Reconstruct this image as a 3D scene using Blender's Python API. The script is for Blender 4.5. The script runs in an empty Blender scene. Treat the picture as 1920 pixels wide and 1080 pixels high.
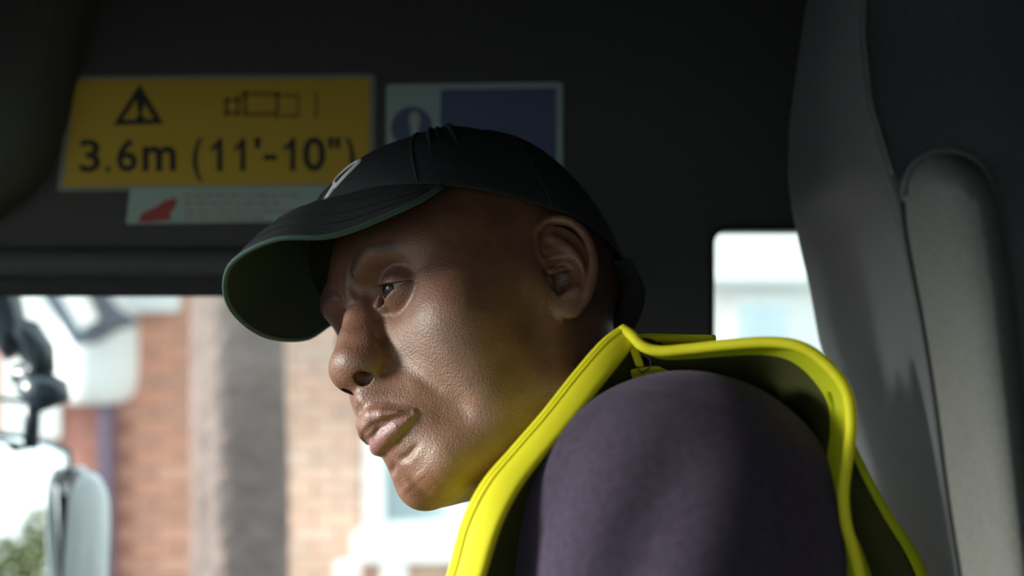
import bpy, bmesh, math, random
import numpy as np
from mathutils import Vector, Matrix
random.seed(4); np.random.seed(4)
C = bpy.context.scene
CAMD = 0.878
cd = bpy.data.cameras.new('camera'); cam = bpy.data.objects.new('camera', cd); C.collection.objects.link(cam)
cam.location = (0, -CAMD, 0); cam.rotation_euler = (math.pi / 2, 0, 0)
cd.sensor_width = 36; cd.lens = 50; cd.clip_start = 0.02
C.camera = cam
QUICK = False
def sun(d, s, a, col):
    l = bpy.data.lights.new('sun', 'SUN'); l.energy = s; l.angle = math.radians(a); l.color = col; o = bpy.data.objects.new('sun', l); C.collection.objects.link(o)
    o.rotation_euler = Vector(d).to_track_quat('-Z', 'Y').to_euler(); return o
sun((.90, .13, -.26), 9.8, 18, (1, .95, .88))
wd = bpy.data.worlds.new('sky'); C.world = wd; wd.use_nodes = True; wn_ = wd.node_tree; bg = wn_.nodes['Background']
tc_ = wn_.nodes.new('ShaderNodeTexCoord'); sp_ = wn_.nodes.new('ShaderNodeSeparateXYZ'); rp_ = wn_.nodes.new('ShaderNodeValToRGB')
wn_.links.new(tc_.outputs['Generated'], sp_.inputs[0]); wn_.links.new(sp_.outputs['Z'], rp_.inputs['Fac']); wn_.links.new(rp_.outputs['Color'], bg.inputs['Color'])
rp_.color_ramp.elements[0].color = (.90, .97, .96, 1); rp_.color_ramp.elements[1].color = (.74, .88, 1, 1); bg.inputs['Strength'].default_value = 2.35
vs = C.view_settings; vs.view_transform = 'Standard'; vs.look = 'None'; vs.exposure = 0; vs.gamma = 1; vs.use_curve_mapping = False
cd.dof.use_dof = True; cd.dof.focus_distance = .80; cd.dof.aperture_fstop = 5.0

F32 = np.float32
# ---------------------------------------------------------------- signed distance toolkit (mm for the head, m for cloth)
def smin(a, b, k):
    h = np.maximum(k - np.abs(a - b), 0) / k
    return np.minimum(a, b) - h * h * k * 0.25
def smax(a, b, k): return -smin(-a, -b, k)
def rotm(rx=0, ry=0, rz=0):
    return np.array((Matrix.Rotation(math.radians(rz), 3, 'Z') @ Matrix.Rotation(math.radians(ry), 3, 'Y') @ Matrix.Rotation(math.radians(rx), 3, 'X')), dtype=F32)
def ell(c, r, rot=None):
    c = np.array(c, F32); r = np.array(r, F32)
    M = rotm(*rot) if rot else None
    def f(p):
        q = p - c
        if M is not None: q = q @ M
        k0 = np.sqrt(((q / r) ** 2).sum(-1)); k1 = np.sqrt(((q / (r * r)) ** 2).sum(-1)) + 1e-6
        return k0 * (k0 - 1) / k1
    return f, c, float(r.max())
def cone(a, ra, b, rb):
    a = np.array(a, F32); b = np.array(b, F32); ab = b - a; L2 = float(ab @ ab) + 1e-9
    def f(p):
        q = p - a; t = np.clip((q @ ab) / L2, 0, 1)
        return np.sqrt(((q - t[..., None] * ab) ** 2).sum(-1)) - (ra + (rb - ra) * t)
    return f, (a + b) / 2, float(np.sqrt(L2) / 2 + max(ra, rb))
def poly(pts, rad):
    pts = np.array(pts, F32)
    rad = np.array(rad if hasattr(rad, '__len__') else [rad] * len(pts), F32)
    c = pts.mean(0); R = float(np.sqrt(((pts - c) ** 2).sum(1)).max() + rad.max())
    def f(p):
        out = None
        for i in range(len(pts) - 1):
            d = cone(pts[i], rad[i], pts[i + 1], rad[i + 1])[0](p)
            out = d if out is None else np.minimum(out, d)
        return out
    return f, c, R
def spl(pts, n=6):
    """Catmull-Rom resample of a list of tuples"""
    P = np.array(pts, float); P = np.vstack([2 * P[0] - P[1], P, 2 * P[-1] - P[-2]]); out = []
    for i in range(1, len(P) - 2):
        for t in np.linspace(0, 1, n, endpoint=False):
            a, b, c, d = P[i - 1], P[i], P[i + 1], P[i + 2]
            out.append(.5 * ((2 * b) + (c - a) * t + (2 * a - 5 * b + 4 * c - d) * t * t + (3 * b - a - 3 * c + d) * t ** 3))
    out.append(P[-2]); return np.array(out)
class Sculpt:
    """ordered list of union / carve / stroke operations; mirrored ones see |x|"""
    def __init__(s): s.ops = []
    def add(s, prim, k=4, m=True): s.ops.append(('a', prim, k, m))
    def sub(s, prim, k=4, m=True): s.ops.append(('s', prim, k, m))
    def stroke(s, pts, amp, sig, m=True, soft0=True, soft1=True):          # amp > 0 raises, < 0 grooves
        pts = np.array(pts, F32); seg = np.sqrt((np.diff(pts, axis=0) ** 2).sum(1)); cum = np.r_[0, np.cumsum(seg)] / seg.sum()
        c = pts.mean(0); R = float(np.sqrt(((pts - c) ** 2).sum(1)).max())
        def f(p):
            best = None
            for i in range(len(pts) - 1):
                ab = pts[i + 1] - pts[i]; q = p - pts[i]; t = np.clip((q @ ab) / float(ab @ ab), 0, 1)
                d2 = ((q - t[..., None] * ab) ** 2).sum(-1); u = cum[i] + t * (cum[i + 1] - cum[i])
                if best is None: best, bu = d2, u
                else:
                    w = d2 < best; best = np.where(w, d2, best); bu = np.where(w, u, bu)
            tp = np.sqrt(np.clip(np.minimum(bu + (.15 if soft0 else 1), 1 - bu + (.15 if soft1 else 1)) / .4, 0, 1))
            return amp * tp * np.exp(-best / (2 * sig * sig))
        s.ops.append(('k', (f, c, R), (amp, sig), m))
    def snap(s, pts):
        """(x, z) points dropped on the face from the front"""
        ys = np.linspace(125, 0, 251); out = []
        for x, z in pts:
            P = np.stack([np.full(251, x), ys, np.full(251, z)], 1).astype(F32)[:, None]
            d = s(P)[:, 0]; i = int(np.argmax(d < 0)); out.append((x, ys[i], z))
        return out
    def fstroke(s, pts, amp, sig, **k): s.stroke(s.snap(pts), amp, sig, **k)
    def custom(s, fn, c, R, m=True): s.ops.append(('c', (fn, np.array(c, F32), R), 0, m))
    def __call__(s, P):
        """P: (nb, n, 3) blocks of points"""
        nb = P.shape[0]; cen = P.mean(1); br = np.sqrt(((P - cen[:, None]) ** 2).sum(-1)).max() if nb else 0
        d = np.full(P.shape[:2], 60.0, F32)
        Pa = P.copy(); Pa[..., 0] = np.abs(Pa[..., 0]); ca = cen.copy(); ca[:, 0] = np.abs(ca[:, 0])
        for kind, (fn, c, R), k, m in s.ops:
            cc = ca if m else cen; pp = Pa if m else P
            ext = k[1] * 3.2 if kind == 'k' else (k + 14)
            if m: extra = 0
            sel = np.sqrt(((cc - c) ** 2).sum(1)) < R + br * 1.05 + ext
            if not sel.any(): continue
            q = pp[sel]
            if kind == 'c': d[sel] = fn(q, d[sel]); continue
            v = fn(q)
            if kind == 'a': d[sel] = smin(d[sel], v, k)
            elif kind == 's': d[sel] = smax(d[sel], -v, k)
            else: d[sel] = d[sel] - v
        return d
def surface_nets(f, lo, hi, h, B=8):
    lo = np.array(lo, F32); n = np.ceil((np.array(hi) - lo) / (h * B)).astype(int)
    G = n * B + 1
    bi = np.stack(np.meshgrid(*[np.arange(k) for k in n], indexing='ij'), -1).reshape(-1, 3)
    cen = lo + (bi + .5) * B * h
    dc = np.concatenate([f(c[:, None].astype(F32))[:, 0] for c in np.array_split(cen, max(1, len(cen) // 20000))])
    V = np.full(G, 50.0, F32)
    keep = np.abs(dc) < B * h * 1.35
    for (i, j, k) in bi[(~keep) & (dc < 0)]: V[i * B:i * B + B + 1, j * B:j * B + B + 1, k * B:k * B + B + 1] = -50
    kb = bi[keep]
    off = np.stack(np.meshgrid(*[np.arange(B + 1)] * 3, indexing='ij'), -1).reshape(-1, 3)
    for ch in np.array_split(kb, max(1, len(kb) // 400)):
        P = (lo + (ch[:, None] * B + off[None]) * h).astype(F32)
        d = f(P).reshape(-1, B + 1, B + 1, B + 1)
        for (i, j, k), dd in zip(ch, d): V[i * B:i * B + B + 1, j * B:j * B + B + 1, k * B:k * B + B + 1] = dd
    ins = V < 0
    cnt = np.zeros(G - 1, np.int8)
    cs = [(a, b, c) for a in (0, 1) for b in (0, 1) for c in (0, 1)]
    def sh(A, o): return A[o[0]:G[0] - 1 + o[0], o[1]:G[1] - 1 + o[1], o[2]:G[2] - 1 + o[2]]
    for o in cs: cnt += sh(ins, o)
    act = np.argwhere((cnt > 0) & (cnt < 8))
    idx = np.full(G - 1, -1, np.int32); idx[tuple(act.T)] = np.arange(len(act))
    val = {o: V[tuple((act + np.array(o)).T)] for o in cs}
    acc = np.zeros((len(act), 3)); num = np.zeros(len(act))
    for a in cs:
        for ax in range(3):
            if a[ax]: continue
            b = list(a); b[ax] = 1; b = tuple(b)
            va, vb = val[a], val[b]; m = (va < 0) != (vb < 0)
            t = va[m] / (va[m] - vb[m])
            p = np.tile(np.array(a, float), (m.sum(), 1)); p[:, ax] = t
            acc[m] += p; num[m] += 1
    verts = lo + (act + acc / num[:, None]) * h
    quads = []
    for ax in range(3):
        u, w = (ax + 1) % 3, (ax + 2) % 3
        A = [slice(None)] * 3; Bs = [slice(None)] * 3
        A[ax] = slice(0, G[ax] - 1); Bs[ax] = slice(1, G[ax])
        a, b = ins[tuple(A)], ins[tuple(Bs)]
        e = np.argwhere(a != b)
        ok = (e[:, u] > 0) & (e[:, w] > 0) & (e[:, u] < G[u] - 1) & (e[:, w] < G[w] - 1)
        e = e[ok]; flip = a[tuple(e.T)]
        def cell(du, dw):
            c = e.copy(); c[:, u] -= du; c[:, w] -= dw; return idx[tuple(c.T)]
        q = np.stack([cell(1, 1), cell(0, 1), cell(0, 0), cell(1, 0)], 1)
        q[~flip] = q[~flip][:, ::-1]
        quads.append(q)
    quads = np.concatenate(quads)
    quads = quads[(quads >= 0).all(1)]
    return verts, quads
# ---------------------------------------------------------------- head pose: the man turns, drops and tilts his head
PSI, TH, RO = math.radians(34), math.radians(-0.6), math.radians(30.5)
def head_axes():
    c, s = math.cos, math.sin
    f0 = np.array([-c(PSI), -s(PSI), 0]); Z = np.array([0, 0, 1.]); l0 = np.array([s(PSI), -c(PSI), 0])
    f = c(TH) * f0 - s(TH) * Z; u0 = c(TH) * Z + s(TH) * f0
    return np.stack([c(RO) * l0 + s(RO) * u0, f, c(RO) * u0 - s(RO) * l0], 1)
HR = head_axes(); HT = np.array([-0.013, 0, -0.032])
def H2W(p): return (np.asarray(p, float) / 1000) @ HR.T + HT
def W2H(p): return ((np.asarray(p, float) - HT) @ HR) * 1000
EYE = np.array([29.5, 71.5, 18.0]); ER = 12.7

def build_head():
    S = Sculpt()
    A, U, K = S.add, S.sub, S.stroke
    # skull and neck
    A(ell((0, -8, 50), (74, 96, 78)), 1, False)
    A(ell((0, 40, 46), (60, 49, 44)), 14, False)
    A(ell((0, 38, -14), (58, 46, 58)), 14, False)
    A(ell((0, 5, -25), (62, 60, 55)), 20, False)
    nb = W2H((0.075, 0.0, -0.19))
    A(cone((0, -20, -25), 54, tuple(nb), 58), 30, False)
    # jaw
    A(cone((56, 0, -8), 13, (52, 4, -62), 14), 12)
    A(cone((51, 6, -64), 14, (17, 64, -85), 14), 14)
    A(ell((0, 63.5, -87), (23, 17, 14)), 9, False)
    A(ell((0, 66, -72), (18, 17, 14)), 10, False)
    A(ell((0, 36, -74), (42, 46, 20)), 16, False)
    A(ell((44, 32, -42), (17, 32, 34)), 16)
    # cheekbone
    A(ell((45, 53, -10), (21, 21, 19)), 24)
    A(cone((49, 50, -5), 10, (64, 10, 0), 8), 24)
    A(ell((44, 28, 22), (26, 38, 34)), 18)
    A(ell((42, 39, -22), (18, 26, 26)), 18)
    # muzzle
    A(ell((0, 60, -50), (31, 36, 27)), 15, False)
    A(ell((0, 74, -38), (15, 29.5, 17)), 10, False)
    # brow
    A(cone((11, 83, 37), 8.5, (30, 80, 42), 8.5), 10)
    A(cone((30, 80, 42), 8.5, (48, 64, 37), 8.5), 14)
    # eye socket
    U(ell((29.5, 88, 18), (17, 15, 12), (0, 0, -10)), 13)
    U(ell((15.5, 93, 20), (6, 10, 11)), 8)
    # nose
    A(cone((0, 86, 24), 7.0, (0, 95.5, -2), 8.2), 9, False)
    A(cone((0, 95.5, -2), 8.2, (0, 100, -13), 10), 8, False)
    A(ell((0, 102.5, -16), (12, 9.5, 10)), 7, False)
    A(ell((10.5, 95.5, -18), (7.6, 12.5, 10), (0, 0, 20)), 9)
    A(cone((3, 86, 14), 6, (8, 92, -10), 7), 8)
    A(cone((0, 104, -22), 4.5, (0, 96.5, -28), 5), 5, False)
    # lids: a shell over the eyeball, then the opening
    ex, ey, ez = EYE
    A(ell(tuple(EYE), (14.0, 14.0, 13.8)), 4)
    A(ell((ex - 13, ey + 6.5, ez - 1), (5, 5, 5)), 5)
    up = spl([(-16.0, -3.2), (-12.5, -1.4), (-7, 2.2), (-.5, 3.2), (4, 1.2), (9, -1.0), (14, -2.2)]) + np.array([ex, ez])
    lo = spl([(-16.0, -3.2), (-12, -3.8), (-6, -4.8), (0, -5.0), (5, -4.2), (9.5, -3), (14, -2.0)]) + np.array([ex, ez])
    def opening(q, d):
        zu = np.interp(q[..., 0], up[:, 0], up[:, 1]); zl = np.interp(q[..., 0], lo[:, 0], lo[:, 1])
        e = np.maximum(np.maximum(q[..., 2] - zu, zl - q[..., 2]), np.maximum(ex - 16 - q[..., 0], q[..., 0] - ex - 14))
        e = np.maximum(e, ey - 1 - q[..., 1])
        return smax(d, -e, 1.4)
    S.custom(opening, (ex, ey + 5, ez), 24)
    T = lambda pts: [(ex + a, ey + b, ez + c) for a, b, c in pts]
    K(T([(-15, 14, 1), (-8, 15, 7.6), (0, 15, 9.6), (9, 12, 8.4), (18, 5, 5)]), -2.2, 1.2)                # lid crease
    K(T([(-14, 14, 0), (-7, 15, 5.2), (0, 15, 6.6), (7, 13, 5.4), (15, 7, 1.6)]), .7, 1.2)
    K(T([(-10, 14, -8), (-2, 14, -10.5), (8, 11, -9.5), (15, 6, -5)]), -.4, 1.6)
    K(T([(-13, 14, -6), (-6, 14, -14), (4, 12, -20), (14, 7, -20)]), -.6, 3.0)                             # tear trough
    K(T([(-11, 13, -5.5), (-2, 14, -7.2), (8, 12, -6)]), .35, 1.6)
    K(T([(-15, 11, -4.5), (-19, 12, -12)]), -.8, 1.4)
    K(T([(21, -2, 2), (28, -10, 6)]), -.5, 1); K(T([(20, -2, -2), (27, -10, -3)]), -.5, 1); K(T([(20, -2, -5), (25, -8, -10)]), -.4, 1)
    # lips
    ul = [(0, 97.2, -51.5), (5, 97.0, -51), (11, 94.8, -53), (18, 90, -56), (23.5, 84, -58)]
    A(poly(ul, [6.6, 6.8, 5.6, 3.6, 1.6]), 3.2)
    A(ell((0, 98, -55), (6, 5, 4.5)), 3, False)
    ll = [(0, 92.5, -63), (7, 92, -63), (14, 89.5, -62), (19, 86.5, -60.5), (23, 84, -59)]
    A(poly(ll, [5.4, 5.2, 4.2, 2.8, 1.3]), 3.2)
    K([(0, 103, -58.2), (6, 102, -57.8), (12, 98.5, -58), (18, 93.5, -58.4), (24.5, 86, -58.8)], -4.0, 1.05, soft1=False)   # mouth line
    K([(0, 104, -45.5), (4.5, 104, -44.2), (11, 100, -46.5), (18.5, 93, -52), (24, 86, -57)], -.8, 1.1)     # lip border
    K([(3.2, 104, -45), (3.6, 101, -36)], .35, 1.6); K([(0, 104, -46), (0, 99, -36)], -.9, 1.8, False)     # philtrum
    K([(25, 85, -58), (27, 82, -63)], -.9, 2.2)
    K([(0, 83, -75), (10, 81, -75), (18, 76, -72)], -1.0, 3.0, soft0=False)
    S.fstroke([(4, -77.5), (10, -78), (17, -76)], -1.1, 1.4)
    S.fstroke([(3, -81), (10, -82), (16, -80)], .4, 2.2)                                          # under the lower lip
    S.fstroke([(0, -90), (0, -94), (0, -99)], -1.7, 2.4, m=False)
    S.fstroke([(9, -88), (9, -92)], 1.0, 5)                                                    # cleft chin
    # nasolabial fold and cheek
    K([(20, 90, -16), (26, 85, -27), (32, 79, -40), (36, 73, -50)], -1.4, 2.6)
    K([(27, 88, -20), (33, 82, -30), (39, 75, -42), (42, 69, -52)], .5, 6)
    S.fstroke([(41, -56), (41, -64), (38, -78)], -.4, 4)
    # nose wings
    K([(14, 88, -6), (18.5, 87, -13), (19.5, 86, -21), (15.5, 90, -28)], -2.4, 1.6)
    K([(7, 102, -7), (10.5, 104, -13), (10.5, 105, -20)], -1.1, 1.8)
    U(ell((9.3, 98.8, -23.5), (4.6, 7.4, 10), (-12, 32, 20)), 1.4)
    U(cone((8.6, 97, -22), 5.0, (5.5, 88, -6), 4.2), 1.2)
    K([(9, 100, -9), (13, 99, -13)], -.9, 2)
    # frown and forehead
    S.fstroke([(8, 27), (9, 34), (12, 41)], -1.9, 2.0); S.fstroke([(3, 30), (4, 38)], 1.2, 3.2)
    K([(0, 95, 23), (6, 91, 22)], -1.2, 1.8)
    
    # ear
    a = math.radians(30); e_u = np.array([math.sin(a), -math.cos(a), 0]); e_v = np.array([0.08, -math.sin(.30), math.cos(.30)])
    e_v -= e_u * (e_u @ e_v); e_v /= np.linalg.norm(e_v); e_w = np.cross(e_v, -e_u); e_w = e_w if e_w[0] > 0 else -e_w
    O = np.array([70.0, -2, 2])
    S.ear = (O, np.stack([e_u, e_v, e_w], 1))
    E = lambda u, v, w=0: tuple(O + e_u * u + e_v * v + e_w * w)
    ME = np.stack([e_u, e_v, e_w], 1).astype(F32)
    def eell(c, r):
        cc = np.array(E(*c), F32); r = np.array(r, F32)
        def f(p):
            q = (p - cc) @ ME
            k0 = np.sqrt(((q / r) ** 2).sum(-1)); k1 = np.sqrt(((q / (r * r)) ** 2).sum(-1)) + 1e-6
            return k0 * (k0 - 1) / k1
        return f, cc, float(r.max())
    A(eell((10, 8, -.6), (18, 27, 5.4)), 4)
    A(eell((6, 0, -3), (14, 18, 8)), 6)
    A(eell((5, -20, 1.5), (8.5, 10, 3.6)), 5)
    hel = [E(u, v, w) for u, v, w in spl([(4, 1, 0), (0, 5, 3), (-2, 13, 3.5), (-1, 24, 3.5), (3, 32, 4), (11, 36, 4.5), (21, 32, 5), (27, 22, 5), (28, 9, 4.5), (25, -4, 4), (19, -15, 3.2), (14, -21, 1.8), (9, -25, .5)], 3)]
    A(poly(hel, [2.6] * 4 + [3.1] * (len(hel) - 10) + [3.0, 2.9, 2.8, 2.6, 2.4, 2.2]), 2.0)
    K([E(u, v, 4) for u, v in ((-1, 14), (-1, 24), (4, 30), (12, 31.5), (19, 27), (22.5, 18), (23, 8), (20, -4))], -1.7, 2.0)
    A(poly([E(u, v, w) for u, v, w in spl([(9, -16, 2), (15, -11, 3), (18.5, -2, 4), (18, 8, 4.5), (14, 17, 4), (9, 24, 2.5)], 3)], 3.0), 3)
    A(poly([E(u, v, 2.0) for u, v in ((14, 15), (8, 17), (3, 17))], [2.4, 1.8, 1.2]), 4)
    U(eell((7, -2, 5), (10.5, 11.5, 13.5)), 3)
    U(eell((3.5, -4.5, -1), (5.5, 6.5, 11)), 2.5)
    A(poly([E(1.5, 4, 1), E(8, 5, -1), E(14, 5, -2)], [2.4, 2, 1.5]), 2.5)
    A(poly([E(-5, 2, 1), E(-2.5, -3, 3.5), E(-4, -9, 1)], [3, 3.4, 3]), 3)
    A(poly([E(5, -14.5, 3), E(11, -14, 3.5)], [2.8, 3]), 3)
    K([E(2, -13.5, 3), E(5, -12, 3)], -2.2, 2.0)
    U(eell((28, 5, -11), (8, 24, 6)), 5)
    return S
# ---------------------------------------------------------------- mesh helpers
COL = C.collection
def link(name, me, mat=None, parent=None, smooth=True):
    o = bpy.data.objects.new(name, me); COL.objects.link(o)
    if mat is not None: me.materials.append(mat)
    if smooth: me.shade_smooth()
    if parent is not None:
        o.parent = parent
        if parent.parent is None: o.matrix_parent_inverse = Matrix.Translation(-parent.location)
    return o
def pydata(name, v, f, mat=None, parent=None, smooth=True):
    me = bpy.data.meshes.new(name); me.from_pydata([tuple(map(float, p)) for p in v], [], [tuple(map(int, q)) for q in f]); me.update()
    return link(name, me, mat, parent, smooth)
def from_bm(name, bm, mat=None, parent=None, smooth=False):
    bmesh.ops.recalc_face_normals(bm, faces=bm.faces)
    me = bpy.data.meshes.new(name); bm.to_mesh(me); bm.free()
    return link(name, me, mat, parent, smooth)
def thing(name, label, cat, loc, group=None):
    o = bpy.data.objects.new(name, None); COL.objects.link(o); o.location = loc; o.empty_display_size = .05
    return tag(o, label, cat, group)
def tag(o, label, cat, group=None):
    o['label'] = label; o['category'] = cat
    if group: o['group'] = group
    return o
def struct(o): o['kind'] = 'structure'; return o
def add_box(bm, x0, x1, y0, y1, z0, z1, bev=0.0):
    r = bmesh.ops.create_cube(bm, size=1)['verts']
    for v in r: v.co = Vector(((x0 + x1) / 2 + v.co.x * (x1 - x0), (y0 + y1) / 2 + v.co.y * (y1 - y0), (z0 + z1) / 2 + v.co.z * (z1 - z0)))
    if bev: bmesh.ops.bevel(bm, geom=list({e for v in r for e in v.link_edges}), offset=bev, segments=2, affect='EDGES', profile=.6)
def box(name, x0, x1, y0, y1, z0, z1, mat=None, parent=None, bev=0.0):
    bm = bmesh.new(); add_box(bm, x0, x1, y0, y1, z0, z1, bev); return from_bm(name, bm, mat, parent)
def grid(rows, closed_u=False):
    """rows of equal length -> verts, quads"""
    R = np.array(rows, float); n, m = R.shape[:2]; f = []
    for i in range(n - 1):
        for j in range(m if closed_u else m - 1):
            k = (j + 1) % m; f.append((i * m + j, i * m + k, (i + 1) * m + k, (i + 1) * m + j))
    return R.reshape(-1, 3), f
def tube_vf(path, rad, n=10, flat=1.0, up=(0, 0, 1), cap=True):
    P = np.array(path, float); rad = np.array(rad if hasattr(rad, '__len__') else [rad] * len(P), float)
    T = np.gradient(P, axis=0); T /= np.linalg.norm(T, axis=1)[:, None] + 1e-12
    u = np.array(up, float); rows = []
    a = np.cross(T[0], u); a /= np.linalg.norm(a) + 1e-9
    for i in range(len(P)):
        a = a - T[i] * (a @ T[i]); a /= np.linalg.norm(a) + 1e-9; b = np.cross(T[i], a)
        rows.append([P[i] + rad[i] * (math.cos(t) * a + flat * math.sin(t) * b) for t in np.linspace(0, 2 * math.pi, n, endpoint=False)])
    v, f = grid(rows, True); v = v.tolist()
    if cap:
        f.append(tuple(range(n))[::-1]); f.append(tuple(range((len(P) - 1) * n, len(P) * n)))
    return v, f
def tube(name, path, rad, mat, parent=None, n=10, **k): return pydata(name, *tube_vf(path, rad, n, **k), mat, parent)
def sheet(name, rows, thick, mat, parent=None, sub=1, offset=0):
    v, f = grid(rows); o = pydata(name, v, f, mat, parent)
    if thick:
        m = o.modifiers.new('solid', 'SOLIDIFY'); m.thickness = thick; m.offset = offset; m.use_rim = True
    if sub:
        m = o.modifiers.new('sub', 'SUBSURF'); m.levels = m.render_levels = sub
    return o
def W(px, py, d): return np.array([(px - 960) / 2666.67 * d, d - CAMD, (540 - py) / 2666.67 * d])
# ---------------------------------------------------------------- materials
def mat(name, base=(.5, .5, .5), rough=.6, spec=.5, metal=0, noise=0, nscale=20, bump=0, bscale=200, coat=0, bdist=.001, detail=4):
    m = bpy.data.materials.new(name); m.use_nodes = True; nt = m.node_tree; b = nt.nodes['Principled BSDF']
    b.inputs['Base Color'].default_value = (*base, 1); b.inputs['Roughness'].default_value = rough
    b.inputs['Specular IOR Level'].default_value = spec; b.inputs['Metallic'].default_value = metal; b.inputs['Coat Weight'].default_value = coat
    tc = nt.nodes.new('ShaderNodeTexCoord')
    if noise:
        n = nt.nodes.new('ShaderNodeTexNoise'); n.inputs['Scale'].default_value = nscale; n.inputs['Detail'].default_value = detail
        nt.links.new(tc.outputs['Object'], n.inputs['Vector'])
        r = nt.nodes.new('ShaderNodeValToRGB'); nt.links.new(n.outputs['Fac'], r.inputs['Fac'])
        r.color_ramp.elements[0].position = .3; r.color_ramp.elements[1].position = .7
        r.color_ramp.elements[0].color = (*[c * (1 - noise) for c in base], 1); r.color_ramp.elements[1].color = (*[min(1, c * (1 + noise)) for c in base], 1)
        nt.links.new(r.outputs['Color'], b.inputs['Base Color'])
    if bump:
        n = nt.nodes.new('ShaderNodeTexNoise'); n.inputs['Scale'].default_value = bscale; n.inputs['Detail'].default_value = 3
        nt.links.new(tc.outputs['Object'], n.inputs['Vector'])
        p = nt.nodes.new('ShaderNodeBump'); p.inputs['Strength'].default_value = bump; p.inputs['Distance'].default_value = bdist
        nt.links.new(n.outputs['Fac'], p.inputs['Height']); nt.links.new(p.outputs['Normal'], b.inputs['Normal'])
    return m
def glass_mat(name, tint=(.95, .98, .97)):
    """thin pane: clear straight through, with a faint mirror on top"""
    m = bpy.data.materials.new(name); m.use_nodes = True; nt = m.node_tree; nt.nodes.clear()
    o = nt.nodes.new('ShaderNodeOutputMaterial'); x = nt.nodes.new('ShaderNodeMixShader'); t = nt.nodes.new('ShaderNodeBsdfTransparent'); g = nt.nodes.new('ShaderNodeBsdfGlossy'); f = nt.nodes.new('ShaderNodeFresnel')
    t.inputs[0].default_value = (*tint, 1); g.inputs['Roughness'].default_value = .02; f.inputs[0].default_value = 1.25
    nt.links.new(f.outputs[0], x.inputs[0]); nt.links.new(t.outputs[0], x.inputs[1]); nt.links.new(g.outputs[0], x.inputs[2]); nt.links.new(x.outputs[0], o.inputs[0])
    return m
def cloth_mat(name, base, trans, rough=.8, bump=.25, tr=.35, bs=900):
    m = mat(name, base, rough, .2, bump=bump, bscale=bs, bdist=.0006); nt = m.node_tree; b = nt.nodes['Principled BSDF']; o = nt.nodes['Material Output']
    t = nt.nodes.new('ShaderNodeBsdfTranslucent'); t.inputs[0].default_value = (*trans, 1); x = nt.nodes.new('ShaderNodeMixShader'); x.inputs[0].default_value = tr
    nt.links.new(b.outputs[0], x.inputs[1]); nt.links.new(t.outputs[0], x.inputs[2]); nt.links.new(x.outputs[0], o.inputs[0])
    return m
def skin_mat():
    m = bpy.data.materials.new('brown_skin'); m.use_nodes = True; nt = m.node_tree; N = nt.nodes; L = nt.links; b = N['Principled BSDF']
    at = N.new('ShaderNodeAttribute'); at.attribute_name = 'tone'; at.attribute_type = 'GEOMETRY'
    sep = N.new('ShaderNodeSeparateColor'); L.new(at.outputs['Color'], sep.inputs[0])
    tc = N.new('ShaderNodeTexCoord')
    n1 = N.new('ShaderNodeTexNoise'); n1.inputs['Scale'].default_value = 55; n1.inputs['Detail'].default_value = 5; L.new(tc.outputs['Object'], n1.inputs['Vector'])
    r1 = N.new('ShaderNodeValToRGB'); L.new(n1.outputs['Fac'], r1.inputs['Fac'])
    r1.color_ramp.elements[0].position = .3; r1.color_ramp.elements[1].position = .72
    r1.color_ramp.elements[0].color = (.150, .061, .035, 1); r1.color_ramp.elements[1].color = (.25, .115, .071, 1)
    lip = N.new('ShaderNodeMix'); lip.data_type = 'RGBA'; L.new(sep.outputs[0], lip.inputs['Factor']); L.new(r1.outputs['Color'], lip.inputs['A']); lip.inputs['B'].default_value = (.235, .100, .090, 1)
    hair = N.new('ShaderNodeMix'); hair.data_type = 'RGBA'; L.new(lip.outputs['Result'], hair.inputs['A']); hair.inputs['B'].default_value = (.022, .018, .017, 1)
    # hair and stubble stand as dark dots
    v = N.new('ShaderNodeTexVoronoi'); v.inputs['Scale'].default_value = 1200; L.new(tc.outputs['Object'], v.inputs['Vector'])
    rr = N.new('ShaderNodeValToRGB'); L.new(v.outputs['Distance'], rr.inputs['Fac']); rr.color_ramp.elements[0].position = .18; rr.color_ramp.elements[0].color = (1, 1, 1, 1); rr.color_ramp.elements[1].position = .42; rr.color_ramp.elements[1].color = (0, 0, 0, 1)
    mm = N.new('ShaderNodeMath'); mm.operation = 'MULTIPLY'; L.new(rr.outputs['Color'], mm.inputs[0]); L.new(sep.outputs[2], mm.inputs[1])
    mx = N.new('ShaderNodeMath'); mx.operation = 'MAXIMUM'; L.new(mm.outputs[0], mx.inputs[0]); L.new(sep.outputs[1], mx.inputs[1])
    L.new(mx.outputs[0], hair.inputs['Factor']); L.new(hair.outputs['Result'], b.inputs['Base Color'])
    b.inputs['Roughness'].default_value = .52; b.inputs['Specular IOR Level'].default_value = .8
    b.inputs['Subsurface Weight'].default_value = .08; b.inputs['Subsurface Radius'].default_value = (.004, .0015, .0008); b.inputs['Subsurface Scale'].default_value = 1
    # pores
    v2 = N.new('ShaderNodeTexVoronoi'); v2.inputs['Scale'].default_value = 900; v2.feature = 'SMOOTH_F1'; L.new(tc.outputs['Object'], v2.inputs['Vector'])
    n2 = N.new('ShaderNodeTexNoise'); n2.inputs['Scale'].default_value = 700; n2.inputs['Detail'].default_value = 4; L.new(tc.outputs['Object'], n2.inputs['Vector'])
    ad = N.new('ShaderNodeMath'); ad.operation = 'ADD'; L.new(v2.outputs['Distance'], ad.inputs[0]); L.new(n2.outputs['Fac'], ad.inputs[1])
    bp = N.new('ShaderNodeBump'); bp.inputs['Strength'].default_value = .34; bp.inputs['Distance'].default_value = .0007; L.new(ad.outputs[0], bp.inputs['Height']); L.new(bp.outputs['Normal'], b.inputs['Normal'])
    return m
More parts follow.
